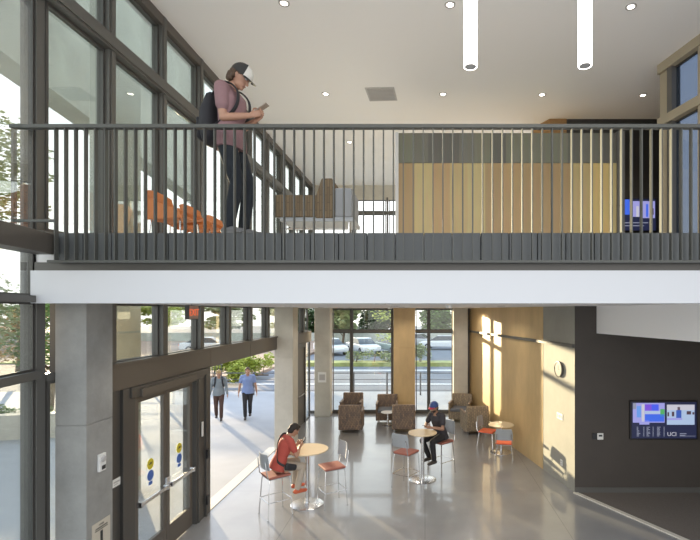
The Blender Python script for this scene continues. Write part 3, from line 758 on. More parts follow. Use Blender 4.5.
b = MB(); b.box(7.0, 7.15, 1.5, 9.6, 0, 3.8); struct(b, 'wall_light_block', 'dark_wall', 'added unseen side wall right of the carpet, blocking stray light', 'wall')  # unseen wall, added to stop light leaking in from the right
b = MB(); b.prism([(3.49, 9.50), (4.43, 4.96), (6.98, 4.96), (6.98, 9.50)], 3.245, 3.80)
struct(b, 'ceiling_bulkhead', 'ceiling_white', 'lowered white bulkhead over the carpet', 'bulkhead')

# upper right: window wall, dark wall, wood partition
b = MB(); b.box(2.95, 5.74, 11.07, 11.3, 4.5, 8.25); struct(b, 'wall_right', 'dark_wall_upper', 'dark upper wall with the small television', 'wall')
b = MB(); b.prism([(2.66, 11.6), (2.95, 11.05), (3.35, 11.05), (3.35, 11.6)], 4.5, 8.25); struct(b, 'wall_right', 'brown_wall', 'brown end of the upper dark wall', 'wall')
UW = Matrix.Translation((4.36, 8.67, 0)) @ Matrix.Rotation(math.atan2(-1, .207), 4, 'Z')     # local x towards the camera, local +y outwards
b = MB(); b.M = UW; b.box(0, .22, 0, .25, 3.3, 8.25); struct(b, 'wall_right', 'tan_wall', 'tan end pier of the upper right window wall', 'wall')
b = MB(); b.prism([(4.45, 8.70), (5.78, 11.3), (5.90, 11.3), (4.57, 8.70)], 4.5, 8.25); struct(b, 'wall_right', 'dark_wall', 'return wall behind the upper right pier', 'wall')
for z0, z1, lab in ((8.08, 8.25, 'header'), (7.10, 7.26, 'transom'), (3.8, 4.6, 'sill')):
    b = MB(); b.M = UW; b.box(.0, 7, -.06, .12, z0, z1); trim(b, 'tan_wall' if z0 > 7 else 'metal_mid', lab+' of the upper right window wall', lab)
for i in range(10):
    s0 = .22+i*.72
    b = MB(); b.M = UW; b.box(s0, s0+.12, -.03, .14, 4.6, 8.1); trim(b, 'tan_wall' if i % 2 else 'metal_mid', 'mullion %d of the upper right window wall from the pier' % (i+1))
    if i < 9:
        for z0, z1, lab in ((4.6, 7.10, 'tall'), (7.26, 8.08, 'clerestory')):
            b = MB(); b.M = UW; b.box(s0+.12, s0+.72, .05, .09, z0, z0+.03); b.box(s0+.12, s0+.72, .05, .09, z1-.03, z1)
            g = MB(); g.M = UW; g.box(s0+.12, s0+.72, .065, .077, z0+.01, z1-.01)
            window(b, g, lab+' pane %d of the upper right window wall from the pier' % (i+1), 'glass_blue')
pt = empty('partition', (-.54, 9.0, FZ), 0, 'wood and grey panelled partition standing behind the balcony railing', 'partition', None, 'structure')
b = MB(); b.box(.03, 4.24, 0, 1.0, 0, 2.035); b.build('wood_panel', 'panel_boards', pt)
b = MB(); b.box(.03, 4.24, 0.01, 1.0, 2.045, 2.62); b.build('grey_panel', 'panel_grey', pt)
b = MB(); b.box(-.03, .03, -.03, 1.0, 0, 2.62); b.build('end_post', 'beam_white', pt)  # sunlit white of this edge is put into the post's colour
b = MB(); b.box(4.23, 4.37, -.05, 1.0, 0, 2.64); b.build('end_post', 'metal_mid', pt)
# ------------------------------------------------------------------ balcony railing
rl = empty('balcony_railing', (0, 4.80, 4.2), 0, 'long grey metal railing with vertical bars along the balcony edge', 'railing')
b = MB(); b.box(-4.25, 5.12, -.035, .035, 1.372, 1.412); b.build('top_rail', 'rail_metal', rl, bevel=.006)
b = MB(); b.box(-3.87, 5.12, -.022, .022, -.005, .022); b.build('bottom_rail', 'rail_metal', rl)
bal = None; x = -3.79; n = 0
while x < 5.1:
    if bal is None:
        b = MB(); b.box(-.0055, .0055, -.025, .025, .022, 1.375); bal = b.build('baluster', 'rail_metal', rl, loc=(x, 0, 0))
    else:
        o = bal.copy(); COL.objects.link(o); o.location.x = x
    x += .1019; n += 1
b = MB(); b.box(-.014, .014, -.02, .02, .40, 1.375); b.build('end_post', 'rail_metal', rl, loc=(-4.225, 0, 0))
b = MB(); b.box(-4.23, -3.79, -.015, .015, .415, .44); b.build('end_rail', 'rail_metal', rl)

# ------------------------------------------------------------------ entrance doors
def glazed(root, y0, y1, z0, z1, x, st=.085, rail=.33, name='door_leaf'):
    b = MB(); b.box(x-.025, x+.025, y0, y0+st, z0, z1); b.box(x-.025, x+.025, y1-st, y1, z0, z1)
    b.box(x-.025, x+.025, y0+st, y1-st, z0, z0+rail); b.box(x-.025, x+.025, y0+st, y1-st, z1-st, z1)
    lf = b.build(name, 'metal_brown', root, bevel=.003)
    g = MB(); g.box(x-.005, x+.005, y0+st*.8, y1-st*.8, z0+rail-.01, z1-st+.01); g.build('glass_pane', 'glass', lf)
    return lf
d1 = empty('door_1', (0, 0, 0), 0, 'pair of glazed entrance doors beside the near column', 'door', None, 'structure')
b = MB()
b.box(-4.22, -4.02, 5.585, 6.16, 0, 2.66); b.box(-4.2, -3.98, 6.16, 6.42, 0, 2.66); b.box(-4.2, -3.96, 8.10, 8.62, 0, 2.66); b.box(-4.2, -3.955, 6.30, 8.60, 2.52, 2.66)
b.box(-4.0, -3.945, 8.14, 8.20, 0, 2.5); b.box(-4.0, -3.93, 8.40, 8.44, 0, 2.55)
b.build('door_frame', 'metal_dark', d1, bevel=.004)
b = MB(); b.box(-4.10, -3.93, 6.50, 8.06, 2.50, 2.62); b.build('header_box', 'metal_brown', d1, bevel=.006)
DX = -4.04
lA = glazed(d1, 6.46, 7.255, .01, 2.50, DX); lB = glazed(d1, 7.265, 8.06, .01, 2.50, DX)
for k, (lf, y0, y1) in enumerate(((lA, 6.50, 7.22), (lB, 7.30, 8.02))):
    b = MB(); b.box(DX+.055, DX+.095, y0, y1, .965, 1.015); b.box(DX+.02, DX+.10, y0, y0+.05, .95, 1.03); b.box(DX+.02, DX+.10, y1-.05, y1, .95, 1.03)
    b.build('push_bar', 'steel', lf, bevel=.008)
    b = MB(); b.box(DX+.02, DX+.06, (y1-.02 if k == 0 else y0-.06), (y1+.03 if k == 0 else y0), .98, 1.13); b.build('latch', 'steel', lf, bevel=.006)
    yc = 6.86 if k == 0 else 7.66
    b = MB(); b.cyl((DX+.006, yc, 1.455), (DX+.010, yc, 1.455), .080); b.build('yellow_decal', 'decal_yellow', lf)
    for q, (tx, dz) in enumerate((('AUTO', .010), ('DOOR', -.030))):
        pass
    b = MB(); b.box(DX+.011, DX+.012, yc-.045, yc+.03, 1.45, 1.462); b.box(DX+.011, DX+.012, yc-.02, yc+.045, 1.465, 1.478); b.build('decal_marking', 'ink', lf)
    b = MB(); b.cyl((DX+.006, yc, 1.285), (DX+.010, yc, 1.285), .078); b.box(DX+.006, DX+.010, yc-.045, yc+.045, 1.15, 1.20); b.build('blue_decal', 'decal_blue', lf)
b = MB(); b.box(-3.945, -3.93, 8.24, 8.29, 1.48, 1.74); b.build('card_reader', 'white_plastic', d1, bevel=.003)
for z in (1.05, .22):
    b = MB(); b.box(-3.93, -3.90, 8.38, 8.46, z, z+.16); b.build('door_closer_box', 'black_plastic', d1)
b = MB(); b.box(-4.22, -3.98, 8.62, 12.62, 0, .012); trim(b, 'pale_stone', 'pale threshold strip of the wide opening', 'threshold')
d2 = empty('door_2', (0, 0, 0), 0, 'dark far doors between the middle and far columns', 'door', None, 'structure')
b = MB(); b.box(-4.12, -4.0, 13.12, 13.5, 0, 2.66); b.box(-4.12, -3.98, 13.5, 13.62, 0, 2.66); b.box(-4.12, -3.98, 15.5, 15.62, 0, 2.66); b.box(-4.12, -3.98, 13.62, 15.5, 2.5, 2.66); b.build('door_frame', 'metal_dark', d2)
for y0, y1 in ((13.63, 14.56), (14.57, 15.49)):
    b = MB(); b.box(-4.06, -4.01, y0, y1, .01, 2.5); l = b.build('door_leaf', 'metal_brown', d2, bevel=.003)
    b = MB(); b.box(-4.01, -3.96, y0+.1, y1-.1, .97, 1.01); b.build('push_bar', 'steel', l)
window(*rect_y(-4.05, 15.62, 16.36, 0, 2.66), 'tall sidelight beside the far column')

# ------------------------------------------------------------------ signs and fittings
sg = empty('exit_sign', (-3.58, 7.18, 3.54), 0, 'red exit sign hanging under the slab near the entrance', 'sign')
b = MB(); b.box(-.04, .025, -.145, .145, .03, .25); b.build('housing', 'metal_dark', sg, bevel=.004)
b = MB(); b.box(.025, .031, -.135, .135, .04, .24); b.build('sign_face', 'sign_face', sg)
b = MB(); b.box(-.012, .0, -.01, .01, .25, .262); b.build('hanger', 'metal_dark', sg)
text_mesh('EXIT', .145, 'lettering', 'sign_red', sg, (.033, .0, .09), (PI/2, 0, PI/2), .002, 'CENTER')
fa = empty('mounted_alarm', (-3.735, 5.385, 1.86), 0, 'white fire alarm strobe on the near column', 'alarm')
b = MB(); b.box(0, .03, -.065, .045, -.0, .20); b.build('housing', 'white_plastic', fa, bevel=.006)
b = MB(); b.lathe([(.036, 0), (.036, .012), (.028, .022), (.006, .026)], 20); o = b.build('strobe', 'vent_grey', fa, smooth=True, loc=(.028, -.01, .14)); o.rotation_euler.y = PI/2
b = MB(); b.box(.03, .034, -.03, .03, .02, .065); b.build('speaker_grille', 'ink', fa)
ns = empty('wall_notice', (-3.733, 5.38, .93), 0, 'printed sign with a large number one on the near column', 'sign')
b = MB(); b.box(0, .006, -.15, .15, 0, .36); b.build('sign_board', 'paper', ns)
text_mesh('STAIR', .030, 'small_lettering', 'ink', ns, (.008, 0, .312), (PI/2, 0, PI/2), .0008, 'CENTER')
b = MB()
b.box(.0062, .0075, -.10, .10, .284, .296); b.box(.0062, .0075, -.105, .105, .262, .272); b.box(.0062, .0075, -.09, .09, .03, .042)
b.build('printed_lines', 'ink', ns)
text_mesh('1', .20, 'number', 'ink', ns, (.008, 0, .10), (PI/2, 0, PI/2), .0008, 'CENTER', .010)
rp = empty('room_plate', (-4.02, 6.075, 1.42), 0, 'small white plate on the dark frame beside the near column', 'plate')
b = MB(); b.box(0, .008, -.075, .075, 0, .10); b.build('plate', 'white_plastic', rp)
b = MB(); b.box(.008, .009, -.06, .06, .05, .07); b.box(.008, .009, -.05, .03, .025, .035); b.build('printed_lines', 'vent_grey', rp)
wn2 = empty('wall_notice', (-3.60, 16.345, 1.20), 0, 'white notice with grey frame on the far left column', 'sign')
b = MB(); b.box(-.145, .145, -.008, 0, 0, .36); b.build('sign_board', 'white_plastic', wn2)
b = MB(); b.box(-.10, .10, -.010, -.008, .08, .28); b.build('printed_block', 'vent_grey', wn2)
def on_right(s, z): p = RW @ V((s, 0, z)); return p
ck = empty('wall_clock', on_right(.62, 2.44), math.atan2(1, -.207), 'round wall clock on the pale concrete wall', 'clock')
b = MB(); b.lathe([(.16, 0), (.17, .01), (.17, .05), (.155, .055), (.15, .045)], 40); o = b.build('rim', 'metal_mid', ck, smooth=True); o.rotation_euler.x = -PI/2
b = MB(); b.lathe([(.15, .03), (.15, .044)], 40); o = b.build('dial', 'clock_face', ck); o.rotation_euler.x = -PI/2
b = MB(); b.box(-.005, .005, .045, .05, 0, .085); b.box(-.065, 0, .045, .05, -.005, .005); b.build('clock_hands', 'ink', ck)
for s_, z_, lab, w_ in ((.62, 1.42, 'wide white switch plate on the concrete wall below the clock', .13), (.55, .44, 'small white outlet low on the concrete wall', .045)):
    ot = empty('switch_plate' if w_ > .1 else 'wall_outlet', on_right(s_, z_), math.atan2(1, -.207), lab, 'switch' if w_ > .1 else 'outlet')
    b = MB(); b.box(-w_, w_, 0, .010, -.065, .065); b.build('plate', 'white_plastic', ot, bevel=.003)
    b = MB()
    if w_ > .1:
        for q in (-.08, 0, .08): b.box(q-.022, q+.022, .010, .016, -.03, .03)
    else: b.box(-.02, .02, .010, .013, -.04, -.008); b.box(-.02, .02, .010, .013, .008, .04)
    b.build('switch' if w_ > .1 else 'socket', 'vent_grey', ot)
th = empty('wall_control', (3.50, 9.51, 1.15), 0, 'white control pad with black switch on the dark wall left of the television', 'control')
b = MB(); b.box(-.095, -.005, -.02, 0, -.06, .06); b.build('black_switch', 'black_plastic', th, bevel=.004)
b = MB(); b.box(.005, .125, -.025, 0, -.065, .065); b.build('control_pad', 'white_plastic', th, bevel=.006)
b = MB(); b.box(.03, .10, -.028, -.024, -.0, .035); b.build('display', 'ink', th)

# televisions
def television(root, w, h):
    b = MB(); b.box(-w/2, w/2, -.06, -.01, -h/2, h/2); b.build('bezel', 'black_plastic', root, bevel=.008)
    b = MB(); b.box(-.2, .2, -.01, .0, -.15, .15); b.build('wall_mount', 'metal_dark', root)
tv = empty('television', (4.838, 9.51, 1.49), 0, 'large television with a map and a speaker on the dark wall', 'television')
television(tv, 1.37, .79)
ms = ['scr_navy', 'scr_blue', 'scr_purple', 'scr_lilac', 'scr_cyan', 'scr_green', 'scr_white', 'scr_pale', 'scr_text', 'scr_dark', 'scr_suit']
def px(b, x0, y0, x1, y1, mi, lay=0, W=1.31, Hh=.73):
    # crop coordinates 60..650 by 55..400 mapped onto the screen
    fx = lambda x: (x-355)/590*W; fz = lambda y: (227-y)/345*Hh
    b.mi = mi; b.box(fx(x0), fx(x1), -.062-lay*.0006, -.060-lay*.0004, fz(y1), fz(y0))
b = MB(); px(b, 60, 55, 650, 400, 0)
b.mi = 0; b.build('screen', ms, tv)
b = MB()
px(b, 70, 62, 360, 250, 3, 1)
for a in ((105, 90, 145, 200, 4), (150, 75, 175, 240, 6), (180, 75, 305, 135, 2), (240, 75, 305, 135, 1), (180, 170, 355, 240, 1), (320, 120, 358, 190, 5), (130, 225, 220, 268, 3), (180, 140, 320, 165, 7), (70, 62, 100, 120, 8)):
    px(b, *a, 3)
b.build('map_panel', ms, tv)
b = MB(); px(b, 380, 78, 632, 270, 7, 1)
for a in ((380, 78, 632, 130, 6), (380, 205, 520, 225, 3), (385, 150, 400, 190, 9), (425, 145, 447, 190, 9), (560, 140, 600, 172, 9), (612, 150, 630, 172, 9), (465, 130, 512, 205, 10), (476, 100, 500, 130, 9)):
    px(b, *a, 3)
b.build('video_panel', ms, tv)
rr = random.Random(2)
for cx in (105, 165, 195, 250, 290, 350):
    b = MB()
    for q in range(8):
        ww = rr.randint(12, 34) if cx not in (165, 250, 350) else 9
        px(b, cx, 290+q*12, cx+ww, 296+q*12, 8, 3)
    b.build('text_column', ms, tv)
b = MB()
for q, (x0, x1) in enumerate(((470, 530), (470, 520))): px(b, x0+28, 352+q*16, x1+28, 359+q*16, 8, 3)
px(b, 498, 377, 640, 380, 8, 3)
b.build('caption_text', ms, tv)
text_mesh('UCI', .115, 'logo_text', 'scr_white', tv, ((382-355)/590*1.31, -.064, (227-378)/345*.73), (PI/2, 0, 0), .001)
tu = empty('television', (5.06, 11.07, 5.97), 0, 'small television with a blue picture on the upper dark wall', 'television')
television(tu, .82, .80)
b = MB(); 
def px2(x0, x1, z0, z1, mi, lay=0): b.mi = mi; b.box(x0, x1, -.062-lay*.001, -.06-lay*.0005, z0, z1)
px2(-.38, .38, -.37, .37, 0); px2(-.38, -.22, .0, .36, 1, 1); px2(-.20, .02, -.05, .32, 3, 1); px2(.06, .36, -.08, .32, 3, 1)
px2(-.08, -.02, -.05, .2, 6, 2); px2(.15, .20, -.05, .25, 1, 2); px2(.27, .33, 0, .15, 9, 2); px2(-.35, .2, -.2, -.18, 8, 1); px2(-.35, .1, -.27, -.25, 8, 1)
b.mi = 0; b.build('screen', ms, tu)

# ceiling fittings
def at(px_, py_, z): D = 467*(z-3.7)/(311-py_); return ((px_-425)*D/467, D, z)
spots = [(284, 3, 'near the front left'), (450, 4.5, 'left of the first pendant'), (631, 6.5, 'at the upper right'), (325.6, 93.7, 'left of the ceiling grille'), (443, 94, 'below the first pendant'), (542, 94.5, 'left of the second pendant end'), (643, 95, 'near the upper right windows'), (349.6, 142, 'far over the lounge'), (120, -60, 'outside the frame')][:8]
dl = None
for X, Y, lab in spots:
    p = at(X, Y, 8.25)
    lb = 'small round recessed downlight in the high ceiling, '+lab
    if dl is None:
        dl = empty('downlight', p, 0, lb, 'ceiling light', 'recessed downlights in the high ceiling')
        b = MB(); b.lathe([(.050, -.003), (.055, -.012), (.080, -.010), (.082, 0), (.05, 0)], 28); b.build('trim_ring', 'vent_grey', dl, smooth=True)
        b = MB(); b.lathe([(.049, -.001), (.049, -.006)], 24); b.build('lamp', 'lamp_bright', dl)
    else: dup(dl, p, 0, lb, 'recessed downlights in the high ceiling')
    l = bpy.data.lights.new('downlight_lamp', 'SPOT'); l.energy = 45; l.color = (1, .88, .72); l.spot_size = R(100); l.spot_blend = .8; l.shadow_soft_size = .05
    lo = bpy.data.objects.new('downlight_lamp', l); COL.objects.link(lo); lo.location = (p[0], p[1], 8.22)
pn = None
for X, Yb, lab in ((470.5, 67, 'left of the two long white tube pendants'), (585, 66, 'right of the two long white tube pendants')):
    D = 4.0; x = (X-425)*D/467; zb = 3.7+(311-Yb)*D/467
    if pn is None:
        pn = empty('pendant_light', (x, D, zb), 0, lab, 'pendant light', 'tube pendants')
        b = MB(); b.lathe([(.052, 0.004), (.0575, .0), (.0575, 2.42), (.05, 2.42)], 28); b.build('tube', 'lamp_white', pn, smooth=True)
        b = MB(); b.lathe([(.05, .0), (.05, .012)], 28); b.build('end_cap', 'vent_grey', pn)
        b = MB(); b.lathe([(.065, 2.42), (.065, 8.25-zb)], 28); b.build('ceiling_canopy', 'white_plastic', pn)
    else: dup(pn, (x, D, zb), 0, lab, 'tube pendants')
p = at(381.5, 94, 8.25)
cv = empty('ceiling_vent', p, R(-3), 'square grey air grille in the high ceiling', 'vent')
b = MB(); b.box(-.30, .30, -.30, .30, -.012, 0); b.build('frame', 'vent_grey', cv)
b = MB()
for q in range(9): b.box(-.26, .26, -.25+q*.06, -.22+q*.06, -.022, -.012)
b.build('louvres', 'metal_mid', cv).data.materials[0] = MATS['vent_grey']
for (x, y, lab) in ((.42, 8.2, 'over the middle of the lower hall'), (-.9, 12.0, 'in front of the golden column')):
    sdm = empty('smoke_detector', (x, y, 3.80), 0, 'small white ceiling detector '+lab, 'detector')
    b = MB(); b.lathe([(.05, -.045), (.06, -.03), (.065, 0)], 20); b.build('detector_body', 'white_plastic', sdm, smooth=True)

low_ = None
for x in (-2.7, -.6, 1.5):
    for y in (6.3, 9.2, 12.1, 15.0):
        p = (x, y, 3.80)
        if low_ is None:
            low_ = empty('downlight', p, 0, 'recessed downlight in the low ceiling of the lower hall', 'ceiling light', 'recessed downlights in the low ceiling')
            b = MB(); b.lathe([(.050, -.003), (.055, -.010), (.075, -.008), (.077, 0), (.05, 0)], 28); b.build('trim_ring', 'vent_grey', low_, smooth=True)
            b = MB(); b.lathe([(.049, -.001), (.049, -.005)], 24); b.build('lamp', 'lamp_bright', low_)
        else: dup(low_, p, 0, 'recessed downlight in the low ceiling of the lower hall', 'recessed downlights in the low ceiling')
        l = bpy.data.lights.new('low_downlight_lamp', 'SPOT'); l.energy = LOWL; l.color = (1, .93, .84); l.spot_size = R(150); l.spot_blend = .6; l.shadow_soft_size = .06
        lo = bpy.data.objects.new('low_downlight_lamp', l); COL.objects.link(lo); lo.location = (x, y, 3.775)

# ------------------------------------------------------------------ furniture
def stool(name, loc, rz, label, seat_h, back_top, cat, seat_m, group, foot=True):
    """faces local +X"""
    r = empty(name, loc, rz, label, cat, group)
    h = seat_h; w = .205
    b = MB(); b.M = Matrix.Translation((0, 0, h-.028)); b.box(-.20, .21, -w, w, -.022, .022); b.build('seat', seat_m, r, bevel=.02, seg=3)
    b = MB(); b.box(-.19, .19, -.185, .185, h-.066, h-.052); b.build('seat_pan', 'plastic_grey', r, bevel=.005)
    bz = back_top-.14
    def fn(u, v):
        y = (u-.5)*.42; z = (v-.5)*.28; x = -.255+.9*y*y-.12*z
        k = 1-.28*max(0, v-.5)**2*2
        return (x, y*k, bz+z), (1, -1.8*y, .12)
    b = MB(); b.grid(fn, 12, 8, .014); b.build('backrest', 'plastic_grey', r, smooth=True)
    for sd in (1, -1):
        b = MB(); b.tube([(-.17, sd*.17, h-.055), (-.225, sd*.19, h), (-.245, sd*.185, bz-.12), (-.262, sd*.17, bz+.02)], .010); b.build('back_support', 'chrome', r, smooth=True)
        for fx, bx in ((.185, .225), (-.17, -.225)):
            b = MB(); b.tube([(fx, sd*.17, h-.055), (fx+(bx-fx)*.3, sd*.18, h-.12), (bx, sd*.215, .008)], .0105); b.lathe([(.014, 0), (.014, .02)], 10, (bx, sd*.215, 0)); b.build('leg', 'chrome', r, smooth=True)
    if foot:
        z = .30; fr = lambda fx, bx: fx+(bx-fx)*(1-(z/h))*.95
        X1 = .215; X0 = -.215; Y = .203
        b = MB(); b.tube([(X0, Y, z), (X1, Y, z)], .008); b.tube([(X0, -Y, z), (X1, -Y, z)], .008); b.tube([(X1, -Y, z), (X1, Y, z)], .008); b.tube([(X0, -Y, z+.0), (X0, Y, z)], .008)
        b.build('footrest', 'chrome', r, smooth=True)
    return r
s0 = stool('bar_stool', (-2.72, 8.51, 0), R(40), 'bar stool under the seated person in red', .76, 1.16, 'bar stool', 'seat_red', 'bar stools')
dup(s0, (-1.78, 8.95, 0), R(212), 'empty bar stool on the right side of the left bar table', 'bar stools')
dup(s0, (-.40, 9.86, 0), R(58), 'empty bar stool on the left side of the right bar table', 'bar stools')
dup(s0, (.38, 10.69, 0), R(224), 'bar stool under the seated person in black', 'bar stools')
c0 = stool('low_chair', (1.71, 12.78, 0), R(-28), 'low grey chair with orange seat behind the small table by the wall', .45, .80, 'chair', 'seat_orange', 'low chairs', False)
dup(c0, (1.98, 11.70, 0), R(80), 'low grey chair with orange seat in front of the small table by the wall', 'low chairs')
def ptable(name, loc, label, h, rt, rb, top_m, cat='table'):
    r = empty(name, loc, 0, label, cat)
    b = MB(); b.lathe([(rt-.02, h-.028), (rt, h-.018), (rt, h-.004), (rt-.004, h)], 48); b.build('tabletop', top_m, r, smooth=True)
    b = MB(); b.cyl((0, 0, .015), (0, 0, h-.025), .038); b.build('pole', 'steel', r, smooth=True)
    b = MB(); b.lathe([(rb, 0), (rb, .008), (rb-.03, .016), (.05, .03), (.04, .05)], 48); b.build('base_plate', 'steel', r, smooth=True)
    b = MB(); b.lathe([(.09, h-.045), (.10, h-.03)], 20); b.build('top_plate', 'metal_mid', r)
    return r
ptable('bar_table', (-2.26, 8.95, 0), 'round maple bar table on a steel pole, left of the two', 1.055, .40, .31, 'maple')
ptable('bar_table', (-.053, 10.25, 0), 'round maple bar table on a steel pole, right of the two', 1.04, .315, .30, 'maple')
ptable('cafe_table', (2.00, 12.25, 0), 'low round maple table against the golden wall', .73, .33, .28, 'maple')
ptable('coffee_table', (-1.20, 15.06, 0), 'low white round table between the left lounge chairs', .45, .22, .18, 'table_white')
ptable('coffee_table', (1.40, 15.02, 0), 'low white round table between the right lounge chairs', .45, .24, .18, 'table_white')
def lounge(loc, rz, label, m='weave_brown', group='lounge armchairs'):
    """faces local +X"""
    r = empty('lounge_armchair', loc, rz, label, 'armchair', group)
    b = MB(); b.side([(-.33, .10), (.30, .10), (.33, .36), (-.30, .36)], -.30, .30); b.build('base', m, r, bevel=.015)
    b = MB(); b.side([(-.26, .36), (.34, .36), (.36, .46), (-.24, .46)], -.29, .29); b.build('seat_cushion', 'seat_grey', r, bevel=.03, seg=3)
    b = MB(); b.side([(-.36, .10), (-.22, .10), (-.24, .50), (-.30, .86), (-.40, .86), (-.44, .55)], -.345, .345); b.build('backrest', m, r, bevel=.03, seg=3)
    for sd in (1, -1):
        b = MB(); y0, y1 = (.30, .355) if sd > 0 else (-.355, -.30)
        b.side([(-.34, .10), (.31, .10), (.35, .58), (.33, .63), (-.34, .63)], y0, y1); b.build('arm_panel', m, r, bevel=.012)
        b = MB(); b.side([(-.30, .63), (.36, .63), (.37, .655), (-.30, .655)], y0-.01, y1+.01); b.build('arm_cap', 'side_panel', r, bevel=.006)
        for x in (-.30, .27):
            b = MB(); b.cyl((x, sd*.29, 0), (x, sd*.28, .10), .014, 12, .018); b.build('leg', 'chrome', r, smooth=True)
    return r
L0 = lounge((-2.50, 15.95, 0), R(-90), 'brown patterned lounge armchair at the back window, far left, facing the room')
G = 'lounge armchairs'
dup(L0, (-1.27, 15.63, 0), R(-88), 'brown patterned lounge armchair at the back window beside the golden column', G)
dup(L0, (-2.27, 14.46, 0), R(91), 'brown patterned lounge armchair seen from behind, left one', G)
dup(L0, (-.66, 14.52, 0), R(92), 'brown patterned lounge armchair seen from behind, in front of the golden column', G)
L1 = lounge((1.20, 15.75, 0), R(-104), 'sunlit-coloured lounge armchair by the pale back column, facing the room', 'weave_sunlit')
dup(L1, (1.50, 14.30, 0), R(100), 'sunlit-coloured lounge armchair seen from behind near the golden wall', G)
# upstairs
mbh = empty('modular_bench', (-1.46, 6.44, FZ), 0, 'modular bench upstairs with a wood toned patterned seat end and a grey block', 'bench')
b = MB(); b.box(-.44, .52, -.33, .33, .36, .415); b.build('platform', 'plastic_grey', mbh, bevel=.006)
for y0, y1 in ((-.36, -.30), (.30, .36)):
    b = MB(); b.side([(-.52, .415), (.04, .415), (.04, .70), (-.52, .70)], y0, y1); b.build('arm_panel', 'weave_bench', mbh, bevel=.012)
b = MB(); b.box(-.50, .04, -.30, .30, .415, .56); b.build('seat_cushion', 'seat_grey', mbh, bevel=.03)
b = MB(); b.side([(.03, .40), (.27, .40), (.25, .92), (.11, .92), (.03, .68)], -.35, .35); b.build('backrest', 'weave_bench', mbh, bevel=.015)
b = MB(); b.box(.28, .50, -.33, .33, .415, .80); b.build('grey_block', 'grey_fabric', mbh, bevel=.02)
for x in (-.38, .46):
    for y in (-.28, .28):
        b = MB(); b.cyl((x, y, 0), (x, y, .36), .016, 10); b.build('leg', 'chrome', mbh, smooth=True)
for y in (-.28, .28):
    b = MB(); b.tube([(-.38, y, .27), (.46, y, .27)], .010); b.build('stretcher', 'chrome', mbh, smooth=True)
def shell(loc, rz, label):
    r = empty('orange_chair', loc, rz, label, 'chair', 'orange shell chairs upstairs')
    def fn(u, v):
        y = (u-.5)*.52; c = abs(u-.5)*2
        if v < .5:
            t_ = v/.5; x = .26-.42*t_; z = .42-.03*t_+.05*c*c; nrm = (0.05, 0, 1)
        else:
            t_ = (v-.5)/.5; x = -.16-.12*t_+.05*c*c; z = .39+.42*t_-.05*c*c; nrm = (1, 0, .3)
        return (x, y, z), nrm
    b = MB(); b.grid(fn, 12, 16, .025); b.build('seat_shell', 'chair_orange', r, smooth=True)
    for sd in (1, -1):
        b = MB(); b.side([(-.22, .38), (.26, .40), (.24, .50), (-.10, .62), (-.26, .72)], sd*.26-.014, sd*.26+.014); b.build('arm', 'chair_orange', r, bevel=.008)
        for x in (.20, -.20):
            b = MB(); b.cyl((x, sd*.20, .40), (x*1.2, sd*.24, 0), .012, 10); b.build('leg', 'chrome', r, smooth=True)
    return r
oc = shell((-3.40, 6.35, FZ), R(-5), 'orange shell chair upstairs nearest the balcony edge, by the left glass wall')
for i, y in enumerate((7.15, 7.95, 8.75)):
    dup(oc, (-3.38, y, FZ), R(-5), 'orange shell chair upstairs by the left glass wall, %s in the row' % ['second', 'third', 'fourth'][i], 'orange shell chairs upstairs')
# ------------------------------------------------------------------ outdoors
GZ = -.03
b = MB(); b.box(-60, 30, -20, 21.6, GZ-.2, GZ); b.f = b.f; o = b.build('ground_paving', 'pavement'); tag(o, 'pale paving outside the building', 'paving', None, 'structure')
b = MB(); b.box(-120, 90, 21.6, 120, GZ-.4, GZ-.14); tag(b.build('ground_road', 'asphalt'), 'grey asphalt road and parking area beyond the terrace', 'road', None, 'structure')
b = MB()
for y0, y1, x0, x1 in ((24.4, 24.8, -9, 40), (30.3, 30.7, -14, 40)): b.box(x0, x1, y0, y1, GZ-.14, GZ-.13)
tag(b.build('road_markings', 'white_paint'), 'white lines painted across the road', 'road marking', None, 'structure')
b = MB(); b.box(-30, 6, 32.5, 34.0, GZ-.14, .1); tag(b.build('ground_verge', 'grass'), 'grass verge beside the road', 'verge', None, 'structure')
b = MB(); b.box(-70, -10, 26.5, 60, GZ-.14, GZ+.05); tag(b.build('ground_earth', 'earth'), 'bare brown planting bed behind the hedge', 'planting bed', None, 'structure')
b = MB(); b.box(-80, 60, 57.5, 58, -.2, 1.0); tag(b.build('wall_boundary', 'concrete_outside'), 'low boundary wall behind the parking area', 'wall', None, 'structure')
# outer concrete structure seen through the upper left glass
b = MB(); b.prism([(-6.97, 4.0), (-9.91, 21), (-10.5, 21), (-7.6, 4.0)], 8.46, 15)
tag(b.build('wall_outer', 'concrete_outside'), 'raised outer concrete wall seen through the upper left glass', 'wall', None, 'structure')
b = MB(); b.box(-6.07, -5.93, 8.45, 9.75, GZ, 15); tag(b.build('column', 'concrete_outside'), 'outer concrete pier beyond the left glass wall', 'column', None, 'structure')
b = MB(); b.box(-8.2, -7.6, 12.6, 13.3, 4.2, 15); 
# planter
b = MB(); b.prism([(-16, 12.6), (-10.2, 13.9), (-10.3, 14.2), (-16, 12.95)], GZ, .68); tag(b.build('planter_wall', 'concrete_pale'), 'low concrete planter wall outside at far left', 'wall', None, 'structure')

